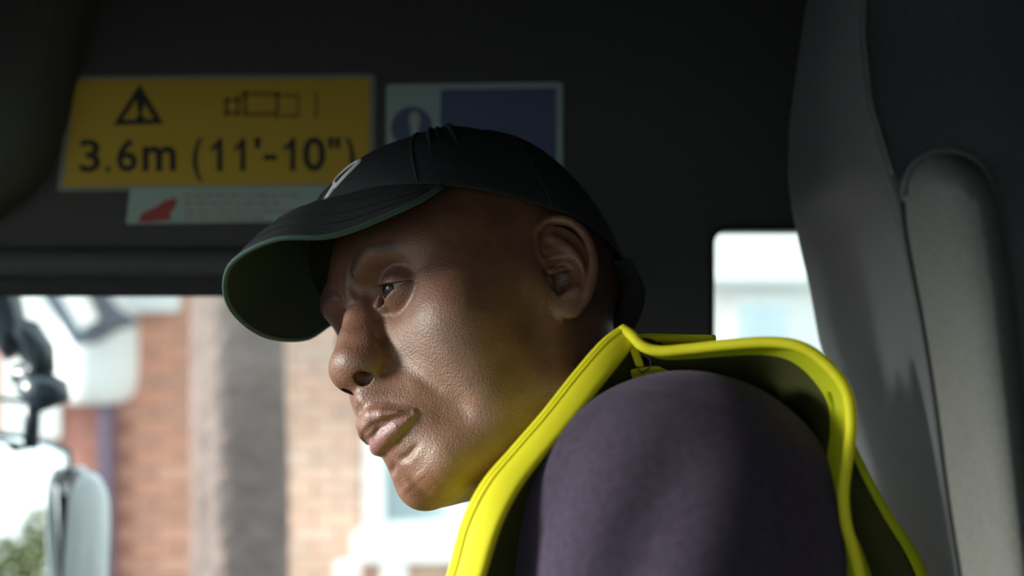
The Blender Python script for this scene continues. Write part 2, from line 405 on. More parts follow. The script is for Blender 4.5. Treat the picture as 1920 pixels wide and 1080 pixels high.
def colour_attr(me, cols):
    a = me.color_attributes.new('tone', 'FLOAT_COLOR', 'POINT'); a.data.foreach_set('color', np.c_[cols, np.ones(len(cols))].astype(F32).ravel())

# ================================================================ the driver
SKIN = skin_mat()
person = thing('person', 'man in black cap and yellow vest looking down in the cab seat', 'person', (0.10, -0.02, -0.62))
HH = 1.0 if QUICK else .75
S = build_head()
v, q = surface_nets(S, (-100, -120, -150), (105, 125, 140), HH)
# cut the open bottom of the neck off below the collar; torso below goes on as a coarser shell of the same body
def capsule_body():
    B = Sculpt()
    B.add(cone((92, 0, -150), 62, (110, 0, -330), 105), 60, False)
    B.add(ell((112, 0, -300), (105, 160, 170)), 60, False)
    B.add(ell((105, 0, -520), (115, 160, 150)), 60, False)
    B.add(ell((70, -178, -125), (50, 48, 50)), 50, False); B.add(ell((78, 175, -150), (50, 48, 50)), 50, False)
    B.add(cone((68, -185, -128), 46, (-30, -215, -380), 38), 40, False); B.add(cone((78, 185, -155), 46, (-20, 215, -390), 38), 40, False)
    B.add(cone((-30, -215, -380), 38, (-230, -160, -400), 27), 20, False); B.add(cone((-20, 215, -390), 38, (-230, 160, -400), 27), 20, False)
    for s_ in (-1, 1):
        B.add(cone((60, 95 * s_, -610), 88, (-370, 130 * s_, -600), 62), 40, False); B.add(cone((-370, 130 * s_, -600), 60, (-400, 135 * s_, -1050), 42), 20, False)
        B.add(cone((-395, 135 * s_, -1090), 42, (-520, 140 * s_, -1112), 30), 20, False)
    return B
bv, bq = surface_nets(capsule_body(), (-600, -320, -1160), (260, 320, -40), 10)
def tones(v):
    x, y, z = np.abs(v[:, 0]), v[:, 1], v[:, 2]; t = np.zeros((len(v), 3))
    ss = lambda a, b, u: np.clip((u - a) / (b - a), 0, 1) ** 2 * (3 - 2 * np.clip((u - a) / (b - a), 0, 1))
    # lips (red channel)
    zu = np.interp(x, [0, 4, 11, 18, 25], [-46.6, -45.4, -47.5, -52.5, -58.2]); zl = np.interp(x, [0, 7, 14, 19, 25], [-69, -68.6, -66.3, -63, -58.8])
    t[:, 0] = ss(-1.0, .8, np.minimum(zu - z, z - zl)) * ss(26, 23, x) * (y > 70) * np.where(z > -57.6, .55, 1.0)
    t[:, 1] = 0
    # scalp hair and brows (green)
    edge = np.interp(y, [-110, -60, -20, 0, 14, 30, 60, 100], [-25, -12, 0, 6, 16, 52, 78, 88])
    t[:, 1] = np.maximum(ss(-6, 8, z - edge) * .55 * ss(4, -12, y + 0 * z), 0)
    ev = (np.stack([x, y, z], 1) - S.ear[0]) @ S.ear[1]
    t[:, 1] *= 1 - ((ev[:, 2] > -4) & (ev[:, 0] > -9) & (ev[:, 0] < 33) & (ev[:, 1] > -32) & (ev[:, 1] < 42))
    bz = np.interp(x, [8, 20, 32, 46], [37, 42, 43.5, 37.5]); t[:, 1] = np.maximum(t[:, 1], .6 * ss(6.0, 1.0, np.abs(z - bz)) * ss(6, 10, x) * ss(50, 43, x) * (y > 55))
    # stubble (blue)
    t[:, 2] = np.clip(ss(-28, -38, z) * ss(-25, 0, y) * .32, 0, 1) * (1 - t[:, 0])
    # lid rims and inner corner a bit redder
    e = EYE; t[:, 0] = np.maximum(t[:, 0], .55 * ss(14.6, 12.6, np.sqrt((x - e[0]) ** 2 + (y - e[1]) ** 2 + (z - e[2]) ** 2)) * (y > 78))
    return t
tn = tones(v); hv = H2W(v)
me = bpy.data.meshes.new('body'); nv = len(hv)
me.from_pydata(np.vstack([hv, bv / 1000]).tolist(), [], np.vstack([q, bq + nv]).tolist()); me.update()
colour_attr(me, np.vstack([tn, np.zeros((len(bv), 3))]))
link('body', me, SKIN, person)
# eyes
def eye_mat():
    m = mat('eyeball_white', (.40, .36, .31), .22, .16); nt = m.node_tree; N = nt.nodes; L = nt.links; b = N['Principled BSDF']
    at = N.new('ShaderNodeAttribute'); at.attribute_name = 'ang'; r = N.new('ShaderNodeValToRGB'); L.new(at.outputs['Fac'], r.inputs['Fac']); L.new(r.outputs['Color'], b.inputs['Base Color'])
    cr = r.color_ramp; cr.interpolation = 'LINEAR'
    cr.elements[0].position = 0; cr.elements[0].color = (.004, .004, .005, 1); cr.elements[1].position = 1; cr.elements[1].color = (.30, .2, .17, 1)
    for p, c in ((.115, (.004, .004, .005)), (.13, (.035, .022, .016)), (.24, (.025, .018, .015)), (.275, (.012, .010, .010)), (.30, (.26, .235, .20)), (.6, (.28, .24, .20))):
        e = cr.elements.new(p); e.color = (*c, 1)
    return m
EM = eye_mat()
GAZE = np.array([.10, .98, -.10]); GAZE /= np.linalg.norm(GAZE)       # down and to his right
for sx in (1, -1):
    bm = bmesh.new(); bmesh.ops.create_uvsphere(bm, u_segments=48, v_segments=32, radius=ER); me = bpy.data.meshes.new('eye')
    cen = EYE * np.array([sx, 1, 1]); ang = []
    for w_ in bm.verts:
        d = np.array(w_.co); d /= np.linalg.norm(d); a = math.acos(max(-1, min(1, float(d @ GAZE)))); ang.append(a / 1.7)
        k = ER + (.75 * (1 - (a / .5) ** 2) if a < .5 else 0)
        w_.co = Vector(H2W(cen + d * k))
    bm.to_mesh(me); bm.free()
    at = me.attributes.new('ang', 'FLOAT', 'POINT'); at.data.foreach_set('value', np.array(ang, F32))
    link('eye', me, EM, person)['label'] = 'dark brown eye looking down ahead'
# lashes
LM = mat('lash_hair', (.006, .005, .005), .5)
lv, lf = [], []
for sx in (1, -1):
    up = spl([(-12.5, -1.4), (-7, 2.2), (-.5, 3.2), (4, 1.2), (9, -1.0), (14, -2.2)], 7)
    for i, (a, c) in enumerate(up):
        r2 = 14.1 ** 2 - a * a - c * c
        b0 = math.sqrt(max(r2, 4)); st = np.array([a, b0 - .4, c - .3]); fan = a * .16
        pth = [EYE + st, EYE + st + (fan * .4, 2.2, -.9), EYE + st + (fan, 4.6, .2)]
        pth = [H2W(np.array(p) * (sx, 1, 1)) for p in pth]
        tv, tf = tube_vf(pth, [.00013, .0001, .00003], 4); o = len(lv); lv += list(tv); lf += [tuple(k + o for k in f) for f in tf]
o = pydata('eyelashes', lv, lf, LM, person); o['kind'] = 'stuff'

# ---------------------------------------------------------------- the cap
CAPM = mat('black_cap_cotton', (.030, .032, .036), .85, .25, noise=.35, nscale=900, bump=.35, bscale=1400, bdist=.0006)
CAPU = mat('cap_underside_cotton', (.020, .030, .031), .9, .2, bump=.3, bscale=1400, bdist=.0005)
TRIM = mat('cap_edge_binding', (.05, .09, .088), .7, .3, bump=.3, bscale=1600, bdist=.0004)
WHITE = mat('white_embroidery', (.85, .81, .77), .8, .3, bump=.5, bscale=2000, bdist=.0005)
half = [(0, 98, 82), (15, 97, 82), (33, 92, 79), (48, 85, 75), (62, 75, 68), (75, 58, 60), (81, 30, 53), (82, 0, 45), (80, -30, 36), (65, -64, 24), (38, -88, 12), (0, -96, 8)]
hs = spl(half, 6)
ring = np.vstack([hs, (hs * (-1, 1, 1))[::-1][1:-1]])
TOP = np.array([0, -10, 136])
def crown_pt(edge, e):
    a = e * math.pi / 2
    fr = np.clip((edge[1] - 40) / 58, 0, 1)
    k = math.cos(a) ** ((.80 + .42 * fr)); zz = math.sin(a) ** (1.0)
    p = np.array([edge[0] * k, TOP[1] + (edge[1] - TOP[1]) * k, edge[2] + (TOP[2] - edge[2]) * zz])
    return p
rows = [[crown_pt(e_, t) for e_ in ring] for t in np.linspace(0, .995, 26)]
# soft dents in the cotton and a standing front panel
for r_ in rows[3:]:
    for p in r_:
        p += (p - TOP * (.0, 0, .4)) / 130 * (1.2 * math.sin(p[0] * .11 + p[1] * .05) * math.sin(p[1] * .09 + 1))
vv, ff = grid(rows, True); ff = list(ff) + [tuple(range(25 * len(ring), 26 * len(ring)))]
cap = pydata('cap', H2W(vv), ff, CAPM, person); cap['label'] = 'black cotton baseball cap with white embroidered logo'
m_ = cap.modifiers.new('solid', 'SOLIDIFY'); m_.thickness = .0018; m_.offset = 1
m_ = cap.modifiers.new('sub', 'SUBSURF'); m_.levels = m_.render_levels = 1
def on_crown(ph, e, lift=.6):
    i = ph % len(ring); i0 = int(i); w_ = i - i0; ed = ring[i0] * (1 - w_) + ring[(i0 + 1) % len(ring)] * w_
    p = crown_pt(ed, e); n = p - np.array([0, 0, 60.]); return p + n / np.linalg.norm(n) * (lift + 1.5)
NR = len(ring)
for ph in (0, 27, NR / 3, NR / 2, NR * 2 / 3, NR * 5 / 6):
    for dd in (-.16, .16):
        pass
    tube('seam', H2W([on_crown(ph, t, -.1) for t in np.linspace(.02, .98, 24)]), .0011, CAPM, cap, 6)
for ph, t0, t1, rr in ((29.5, .12, .96, .0017), (33.4, .16, .97, .002), (31, .3, .8, .0013)):
    tube('fold', H2W([on_crown(ph + .8 * math.sin(t * 3), t, -.2) for t in np.linspace(t0, t1, 20)]), [rr * math.sin(math.pi * (k + .6) / 20.2) + .0003 for k in range(20)], CAPM, cap, 8)
bm = bmesh.new(); bmesh.ops.create_uvsphere(bm, u_segments=16, v_segments=10, radius=1)
for w_ in bm.verts: w_.co = Vector(H2W(TOP + np.array([w_.co.x * 7.5, w_.co.y * 7.5, 1 + w_.co.z * 3.2])))
from_bm('button', bm, CAPM, cap, True)
# peak
Ed = [(79.1, 59.3, 57.4), (77.2, 83.8, 44.1), (56.5, 122.5, 36.2), (36.4, 149.4, 45), (0, 161.4, 49.7)]
Ed = Ed + [(-a, b, c) for a, b, c in Ed[::-1][1:]]
Eds = spl(Ed, 8)
sb = spl([(76, 58, 60.5), (62, 74, 68), (48, 84, 75), (33, 91, 79), (15, 96, 82), (0, 97, 82)], 6); sb = np.vstack([sb, (sb * (-1, 1, 1))[::-1][1:]])
def resample(P, n):
    s_ = np.r_[0, np.cumsum(np.linalg.norm(np.diff(P, axis=0), axis=1))]; s_ /= s_[-1]
    return np.stack([np.interp(np.linspace(0, 1, n), s_, P[:, k]) for k in range(3)], 1)
A_, B_ = resample(sb, 49), resample(Eds, 49)
def brim_rows(off):
    out = []
    for t in np.linspace(0, 1, 15):
        row = []
        for j in range(49):
            p = A_[j] * (1 - t) + B_[j] * t; wgt = math.sin(math.pi * j / 48)
            p = p + np.array([0, .25, .95]) * (10.5 * wgt * math.sin(math.pi * t) * (1 - .25 * t)); row.append(p + np.array([0, .1, 1]) * off)
        out.append(row)
    return out
tv, tf = grid(brim_rows(1.1)); bv2, bf = grid(brim_rows(-1.1))
pydata('peak', H2W(tv), tf, CAPM, cap)
o = pydata('peak_underside', H2W(bv2), [f[::-1] for f in bf], CAPU, cap); o['label'] = 'dark green underside of the cap peak'
tube('peak_edge', H2W(B_), .0016, TRIM, cap, 10)['label'] = 'teal edge binding of the cap peak'
for t in (.3, .5, .7, .86):
    tube('stitching', H2W([np.array(r_) + (0, .1, .5) for r_ in np.array(brim_rows(1.1))[int(round(t * 14))][2:47]]), .00018, CAPM, cap, 5)
# the embroidered sign on the front: a slim hook with a closed bowl
def logo(pts, rad):
    P = []
    for ph, e in pts: P.append(on_crown(ph, e, .2))
    return H2W(spl(P, 6)), rad
LOGO = [([(3.6, .055), (5.4, .075), (6.75, .09), (8.3, .13), (9.2, .15)], .0010, .0022),
        ([(8.6, .125), (9.75, .145), (11.25, .175), (13.25, .215), (14.6, .255)], .0016, .0026),
        ([(14.6, .255), (14.2, .275), (12.8, .295), (10.5, .30), (8.5, .27), (7.5, .215), (8.1, .15)], .0025, .0010)]
for pts, r0, r1 in LOGO:
    P = H2W(spl([on_crown(a, b, -.1) for a, b in pts], 7)); n = len(P)
    tube('logo', P, [r0 + (r1 - r0) * k / (n - 1) for k in range(n)], WHITE, cap, 8, flat=1.0)['label'] = 'white embroidered looped logo'
# strap at the back
tube('strap', H2W(spl([(64, -66, 20), (48, -83, 10), (24, -94, 5), (0, -98, 3), (-24, -94, 5), (-48, -83, 10), (-64, -66, 20)], 6)), .0075, CAPM, cap, 8, flat=.25, up=(0, 0, 1))
# ---------------------------------------------------------------- sweatshirt and hi-vis vest (worn: children of the person)
SHIRT = mat('plum_sweatshirt_jersey', (.044, .033, .054), .92, .15, noise=.18, nscale=260, bump=.4, bscale=1500, bdist=.0007)
nt = SHIRT.node_tree; b_ = nt.nodes['Principled BSDF']; b_.inputs['Sheen Weight'].default_value = .12; b_.inputs['Sheen Roughness'].default_value = .5; b_.inputs['Sheen Tint'].default_value = (.75, .65, .9, 1)
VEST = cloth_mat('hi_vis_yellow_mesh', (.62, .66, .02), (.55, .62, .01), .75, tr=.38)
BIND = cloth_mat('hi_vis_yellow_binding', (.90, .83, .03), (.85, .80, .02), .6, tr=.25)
G = Sculpt()
G.add(cone((85, 10, -165), 66, (90, 0, -330), 108), 40, False)
G.add(ell((92, 0, -300), (98, 165, 180)), 40, False)
G.add(ell((88, 0, -500), (110, 170, 150)), 40, False)
G.add(ell((84, -188, -122), (80, 70, 82)), 20, False)
G.add(ell((84, 182, -160), (66, 68, 76)), 40, False)
G.add(cone((76, -192, -150), 66, (-22, -222, -385), 58), 24, False); G.add(cone((80, 185, -165), 64, (-20, 218, -390), 56), 30, False)
G.add(cone((-25, -220, -385), 56, (-205, -165, -402), 42), 20, False); G.add(cone((-20, 218, -390), 54, (-205, 165, -402), 42), 20, False)
G.add(cone((88, -60, -112), 34, (92, 60, -130), 40), 30, False)
# folds running from the shoulder down the sleeve, shoulder seam
def gsnap(pts):
    out = []; ys = np.linspace(-320, 40, 361)
    for x, z in pts:
        d = G(np.stack([np.full(361, x), ys, np.full(361, z)], 1).astype(F32)[:, None])[:, 0]; out.append((x, ys[int(np.argmax(d < 0))], z))
    return out
for pts, a_, sg in (([(36, -62), (20, -90), (8, -130), (-4, -190)], -4, 9), ([(58, -70), (40, -100), (26, -140), (6, -200)], 4, 12), ([(70, -82), (56, -112), (44, -150), (24, -210)], -3.5, 10), ([(100, -80), (84, -120), (70, -170)], 3, 14), ([(12, -80), (4, -105), (-2, -140)], 3, 9),
                    ([(46, -47.5), (54, -46), (64, -45.5), (76, -46.5), (92, -50)], -1.7, 2.2), ([(46, -51), (54, -49.8), (64, -49.5), (76, -50.5)], 1.0, 2.6)):
    G.stroke(gsnap(pts), a_, sg, False)
gv, gq = surface_nets(G, (-330, -330, -720), (280, 310, 10), 5.5 if QUICK else 4.2)
cut = gv[:, 0] > -214
keep = np.ones(len(gv), bool)
o = pydata('sweatshirt', gv / 1000, gq, SHIRT, person); o['label'] = 'dark plum sweatshirt with a dropped shoulder seam'
m_ = o.modifiers.new('sm', 'CORRECTIVE_SMOOTH') if False else None
# collar rib round the neck
nbw = np.array([.085, .01, -.135])
# hands resting below the frame, closed on nothing hidden: simple full hands at the cuffs
def hand(name, wrist, dirv, side):
    H = Sculpt(); w_ = np.array(wrist, float); d = np.array(dirv, float); d /= np.linalg.norm(d); up = np.array([0, 0, 1.]); l = np.cross(d, up); l /= np.linalg.norm(l); up = np.cross(l, d)
    P = lambda a, b, c: tuple(w_ + d * a + l * b * side + up * c)
    H.add(cone(P(-30, 0, 0), 24, P(8, 0, 0), 24), 12, False)
    H.add(cone(P(20, -14, 0), 17, P(75, -18, 4), 13), 14, False); H.add(cone(P(20, 12, 0), 17, P(80, 16, 4), 13), 14, False); H.add(cone(P(30, 0, 0), 17, P(84, 0, 6), 13), 12, False)
    for b0, ln, r_ in ((-27, .82, 8.2), (-9.5, .97, 9), (9, 1.05, 9.4), (27, .95, 9.2)):
        H.add(cone(P(78, b0, 4), r_ + .8, P(78 + 42 * ln, b0 * 1.05, -2), r_), 6, False); H.add(cone(P(78 + 42 * ln, b0 * 1.05, -2), r_, P(78 + 58 * ln, b0, -26 * ln), r_ - .6), 3, False); H.add(cone(P(78 + 58 * ln, b0, -26 * ln), r_ - .6, P(78 + 48 * ln, b0, -44 * ln), r_ - 1.4), 3, False)
    H.add(cone(P(18, 24, -4), 14, P(48, 44, -14), 11), 10, False); H.add(cone(P(48, 44, -14), 11, P(78, 48, -24), 9), 4, False)
    lo_ = w_ - 190; v_, q_ = surface_nets(H, lo_, w_ + 190, 3.2)
    return v_ / 1000, q_
hvs, hqs = [], []
bo = bpy.data.objects['body']; bm = bmesh.new(); bm.from_mesh(bo.data)
for wr, dv, sd in (((-228, -160, -400), (-1, .25, .0), 1), ((-228, 160, -400), (-1, -.25, .0), -1)):
    v_, q_ = hand('hand', wr, dv, sd); vs = [bm.verts.new(p) for p in v_]
    for f in q_:
        try: bm.faces.new([vs[k] for k in f]).smooth = True
        except ValueError: pass
bm.to_mesh(bo.data); bm.free()
# the vest's front armhole: bound edge, folded band, and the panel turning in towards the chest
outer = spl([(-.040, -.222, -.165), (-.0285, -.214, -.134), (-.0225, -.210, -.112), (-.0130, -.203, -.0935), (.0000, -.194, -.0790), (.0156, -.184, -.0622), (.0315, -.171, -.0436), (.0458, -.160, -.0284), (.0562, -.154, -.0209)], 8)
inner = spl([(-.025, -.232, -.165), (-.0145, -.224, -.134), (-.0075, -.220, -.112), (.0012, -.212, -.0955), (.0125, -.203, -.0815), (.0265, -.193, -.0662), (.0420, -.180, -.0485), (.0545, -.167, -.0345), (.0620, -.158, -.0255)], 8)
n_ = len(outer)
mid = (outer + inner) / 2 + np.array([-.0015, -.0015, .001])
deep1 = inner + np.array([.006, .012, .0005]); deep2 = inner + np.array([.020, .040, -.004]); deep3 = inner + np.array([.045, .085, -.012])
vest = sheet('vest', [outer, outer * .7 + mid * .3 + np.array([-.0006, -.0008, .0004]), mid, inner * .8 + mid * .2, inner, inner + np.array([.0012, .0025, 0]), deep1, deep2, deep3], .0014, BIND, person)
vest.data.materials.append(cloth_mat('shaded_front_inside', (.075, .078, .018), (.06, .065, .01), .85, tr=.12))  # dark olive paints shade on the inside of the yellow front
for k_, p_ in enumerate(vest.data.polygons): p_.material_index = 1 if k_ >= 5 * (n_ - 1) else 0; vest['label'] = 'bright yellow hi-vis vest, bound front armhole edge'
tube('binding', outer, [.0021] * n_, BIND, vest, 10)
tube('stitching', mid * .45 + outer * .55 + np.array([-.0011, -.0016, .0005]), .00045, BIND, vest, 6)
# outside of the front panel going round the chest, off to the far side
oc = [outer + np.array([.002, .004, -.001]), outer + np.array([-.002, .045, -.006]), outer + np.array([-.004, .10, -.02]), outer + np.array([-.004, .17, -.05])]
sheet('front_panel', oc, .0012, VEST, vest)
# back armhole edge
be = spl([(.0562, -.154, -.0209), (.0605, -.160, -.0240), (.0655, -.166, -.0292), (.0740, -.170, -.0314), (.0880, -.176, -.0300), (.1060, -.186, -.0275), (.1240, -.196, -.0260), (.1370, -.204, -.0280), (.1475, -.210, -.0355), (.1555, -.216, -.0475), (.1570, -.220, -.0620), (.1545, -.224, -.0770), (.1520, -.226, -.0930), (.1530, -.227, -.1080), (.1570, -.228, -.1230), (.1620, -.228, -.1450)], 8)
nb_ = len(be); u_ = np.linspace(0, 1, nb_)[:, None]
tube('binding', be, [.0028] * nb_, BIND, vest, 12, up=(1, 0, .3))['label'] = 'yellow bound back armhole edge standing off the shoulder'
cin = np.array([.10, -.13, -.10])
dirs = cin - be; dirs /= np.linalg.norm(dirs, axis=1)[:, None]
b1 = be + dirs * .007 + np.array([0, .010, 0]); b2 = be + dirs * (.012 + .008 * u_) + np.array([0, .030, -.002]); b3 = be + dirs * .022 + np.array([.0, .065, -.012]); b4 = be + dirs * .03 + np.array([0, .12, -.03])
VSHADE = cloth_mat('shaded_vest_inside', (.055, .058, .016), (.05, .055, .01), .85, tr=.12)  # inside of the yellow vest, coloured dark olive for the shade there
wv = np.clip((np.linspace(0, 1, nb_) - .12) / .45, 0, 1)[:, None] * .010
bl = be + dirs * (.003 + wv) + np.array([0, .006, 0])
bp_ = sheet('back_panel', [be - dirs * .0012, be + dirs * .0015 + np.array([0, .002, 0]), bl, bl + dirs * .003 + np.array([0, .004, 0]), b2 + dirs * .006, b3, b4], .0013, VEST, vest)
bp_.data.materials.append(VSHADE)
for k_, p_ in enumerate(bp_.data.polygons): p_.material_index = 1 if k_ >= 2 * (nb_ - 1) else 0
bp_['label'] = 'yellow back panel, its inside coloured dark olive as shade'
# outside of the back panel falling behind the shoulder, with its own lower edge seen against the seat
ol = spl([(.1500, -.205, -.0480), (.1600, -.206, -.0690), (.1690, -.206, -.0870), (.1800, -.205, -.1060), (.1920, -.204, -.1240), (.2020, -.203, -.1450)], 8)
il = ol + np.array([-.0085, -.004, -.004]) * np.linspace(.35, .75, len(ol))[:, None]
sheet('back_panel', [il, ol], .0022, VEST, vest)
lo_e = resample(be[int(nb_ * .62):], len(ol))
sheet('shaded_inside', [lo_e + np.array([.001, .012, 0]), (lo_e + il) / 2 + np.array([0, .02, 0]), il + np.array([.002, .004, 0])], .0012, VSHADE, vest)  # inside of the back panel, in the same painted-shade olive
lw = spl([(.1530, -.228, -.0930), (.1555, -.224, -.108), (.163, -.219, -.1230), (.171, -.216, -.145)], 8)
be2 = resample(be[int(nb_ * .80):], len(lw))
sheet('back_panel', [be2, (be2 + lw) / 2 + np.array([0, .001, 0]), lw], .0018, VEST, vest)
# thin second edge of the collar side behind the armhole top, and the bar tack with its loose thread
ce = spl([(.064, -.140, -.0265), (.074, -.132, -.0262), (.090, -.124, -.0268), (.108, -.120, -.0272)], 8)
tube('binding', ce, .0022, BIND, vest, 8)
sheet('yoke', [ce, ce + np.array([.004, .02, -.01]), ce + np.array([.006, .06, -.022])], .0012, VEST, vest)
tk = spl([(.0590, -.1585, -.0262), (.0615, -.1600, -.0330), (.0640, -.1600, -.0400)], 5)
sheet('gusset', [tk + np.array([-.0015, 0, 0]), tk + np.array([.0035, .002, 0])], .0012, BIND, vest)
gy = spl([(.0520, -.150, -.0450), (.0640, -.152, -.0405), (.0760, -.152, -.0395), (.0900, -.150, -.0405)], 5)
sheet('gusset', [gy, gy + np.array([0, .012, -.010])], .0012, BIND, vest)
THREAD = mat('black_thread', (.01, .01, .01), .7)
tube('thread', spl([(.0645, -.164, -.0330), (.0690, -.166, -.0355), (.0690, -.166, -.0395), (.0655, -.164, -.0425), (.0635, -.163, -.0405)], 6), .00035, THREAD, vest, 5)

TROU = mat('navy_work_trousers', (.018, .02, .03), .9, .2, bump=.3, bscale=900)
T_ = Sculpt()
for s_ in (-1, 1):
    T_.add(cone((60, 95 * s_, -610), 97, (-370, 130 * s_, -600), 71), 40, False); T_.add(cone((-370, 130 * s_, -600), 69, (-398, 135 * s_, -1020), 56), 20, False)
T_.add(ell((85, 0, -600), (110, 170, 90)), 30, False)
tv_, tq_ = surface_nets(T_, (-480, -320, -1100), (260, 320, -480), 9)
pydata('trousers', tv_ / 1000, tq_, TROU, person)
BOOT = mat('black_boot_leather', (.015, .014, .013), .5, .4)
for s_ in (-1, 1):
    K_ = Sculpt(); K_.add(cone((-396, 135 * s_, -1020), 58, (-396, 135 * s_, -1090), 56), 20, False); K_.add(cone((-400, 135 * s_, -1100), 50, (-530, 140 * s_, -1118), 40), 25, False); K_.add(ell((-450, 137 * s_, -1140), (125, 52, 12)), 14, False)
    k_, kq_ = surface_nets(K_, (-620, 135 * s_ - 90, -1160), (-300, 135 * s_ + 90, -940), 7); pydata('boot', k_ / 1000, kq_, BOOT, person)

# body of the vest over the chest and back (rest of the shell follows the sweatshirt)
gn = np.zeros_like(gv); fa = gv[gq]; n_f = np.cross(fa[:, 2] - fa[:, 0], fa[:, 3] - fa[:, 1])
for k_ in range(4): np.add.at(gn, gq[:, k_], n_f)
gn /= np.linalg.norm(gn, axis=1)[:, None] + 1e-9
ok_ = (gv[:, 1] > -105) & (gv[:, 1] < 150) & (gv[:, 2] < -150) & (gv[:, 2] > -600) & ~((np.abs(gv[:, 1] - 8) < 12 + np.maximum(gv[:, 2] + 330, 0) * .35) & (gv[:, 0] < 80))
fk = gq[ok_[gq].all(1)]; us, inv = np.unique(fk, return_inverse=True)
vb = pydata('vest_body', (gv[us] + gn[us] * 4) / 1000, inv.reshape(-1, 4), VEST, vest)
m_ = vb.modifiers.new('solid', 'SOLIDIFY'); m_.thickness = .0012; m_.offset = 1
# ================================================================ the cab
CAB = mat('dark_cab_plastic', (.044, .043, .044), .62, .35, bump=.25, bscale=420, bdist=.0005)
CAB2 = mat('charcoal_trim_plastic', (.050, .052, .055), .55, .4, bump=.2, bscale=500, bdist=.0005)
RUB = mat('black_rubber', (.012, .012, .013), .6, .4)
GLASS = glass_mat('clear_pane')
YW = .422                                       # inner face of the driver's side wall
def wall(name, cells, y0, y1, m):
    bm = bmesh.new()
    for x0, x1, z0, z1 in cells: add_box(bm, x0, x1, y0, y1, z0, z1)
    return struct(from_bm(name, bm, m))
wall('wall_right', [(-.80, .95, .0536, .52), (-.80, .183, .007, .0536), (.37, .95, -.47, .0536), (-.80, -.62, -.47, .007), (.075, .183, -.47, .007), (-.80, .95, -1.15, -.47)], YW, YW + .07, CAB)
bpy.data.objects['wall_right']['label'] = 'dark side panel above the driver window'
# rear quarter opening is cut higher: its own header piece with rounded frame
def rring(x0, x1, z0, z1, r, border, y0, y1, n=8):
    def loop(x0, x1, z0, z1, r):
        P = []
        for cx, cz, a in ((x1 - r, z1 - r, 0), (x0 + r, z1 - r, 90), (x0 + r, z0 + r, 180), (x1 - r, z0 + r, 270)):
            for t in np.linspace(0, 90, n): P.append((cx + r * math.cos(math.radians(a + t)), cz + r * math.sin(math.radians(a + t))))
        return P
    i_, o_ = loop(x0, x1, z0, z1, r), loop(x0 - border, x1 + border, z0 - border, z1 + border, r + border)
    rows = [[(x, y1, z) for x, z in i_], [(x, y0, z) for x, z in i_], [(x, y0, z) for x, z in o_], [(x, y1, z) for x, z in o_], [(x, y1, z) for x, z in i_]]
    return grid(rows, True)

def frame(name, m, *a, **k):
    v, f = rring(*a, **k); return pydata(name, v, f, m, None, False)
wf = struct(frame('window_1', RUB, -.605, .060, -.455, -.008, .02, .016, YW - .006, YW + .074))
box('pane', -.612, .067, YW + .034, YW + .038, -.462, -.001, GLASS, wf)
wf = struct(frame('window_2', RUB, .1845, .36, -.46, .0525, .012, .006, YW - .004, YW + .074))
box('pane', .183, .362, YW + .034, YW + .038, -.465, .053, GLASS, wf)
ALU = mat('anodised_blue_grey_strip', (.10, .125, .15), .35, .5, metal=.6)
struct(tube('trim_1', [(.178, YW - .006, z) for z in np.linspace(-.46, .035, 12)], .0032, ALU))
# padded sill strip over the driver window
st = [[(x, YW - a, z) for x in np.linspace(-.79, .07, 24)] for a, z in ((0, .0375), (.010, .036), (.014, .030), (.014, .014), (.011, .0085), (0, .007))]
struct(pydata('trim_2', *grid(st), CAB2))
# windscreen pillar cover
e_ = spl([(-.355, .32), (-.375, .262), (-.392, .205), (-.413, .125), (-.445, .079), (-.50, .05), (-.60, .037)], 6)
pr = [[(x, YW, z) for x, z in e_], [(x - .006, YW - .018, z + .003) for x, z in e_], [(x - .03, YW - .032, z + .012) for x, z in e_], [(min(x - .10, -.52), YW - .05, z + .05) for x, z in e_], [(-.78, YW - .07, max(z + .12, .16)) for x, z in e_]]
struct(pydata('trim_3', *grid(pr), CAB2))
struct(box('ceiling', -.82, .97, -1.36, .50, .50, .54, CAB))
struct(box('floor', -.82, .97, -1.36, .50, -1.19, -1.15, CAB))
struct(box('wall_rear', .93, .97, -1.36, .50, -1.15, .50, CAB))
wall('wall_left', [(-.82, -.70, -1.15, .50), (.25, .97, -1.15, .50), (-.70, .25, -1.15, -.38), (-.70, .25, .22, .50)], -1.36, -1.32, CAB)
wf = struct(frame('window_4', RUB, -.68, .23, -.36, .20, .03, .024, -1.37, -1.31)); box('pane', -.70, .25, -1.345, -1.341, -.38, .22, GLASS, wf)  # unseen passenger window, sized to give fill light on the near side
wall('wall_front', [], 0, 0, CAB) if False else None
bm = bmesh.new()
for y0, y1, z0, z1 in ((-1.32, .492, -1.15, -.36), (-1.32, .492, .44, .50), (-1.32, -1.22, -.36, .44), (.25, .492, -.36, .44)): add_box(bm, -.84, -.78, y0, y1, z0, z1)  # right pillar widened to keep the sun off the signs
struct(from_bm('wall_front', bm, CAB))
wf = struct(box('window_3', -.845, -.776, -1.235, -1.205, -.37, .45, RUB))
box('pane', -.815, -.81, -1.22, .25, -.36, .44, GLASS, wf)
struct(box('overhead_shade_box', -.78, -.50, -1.32, .42, .165, .50, CAB2, bev=.02))  # unseen overhead box, added to shade the signs and upper seat

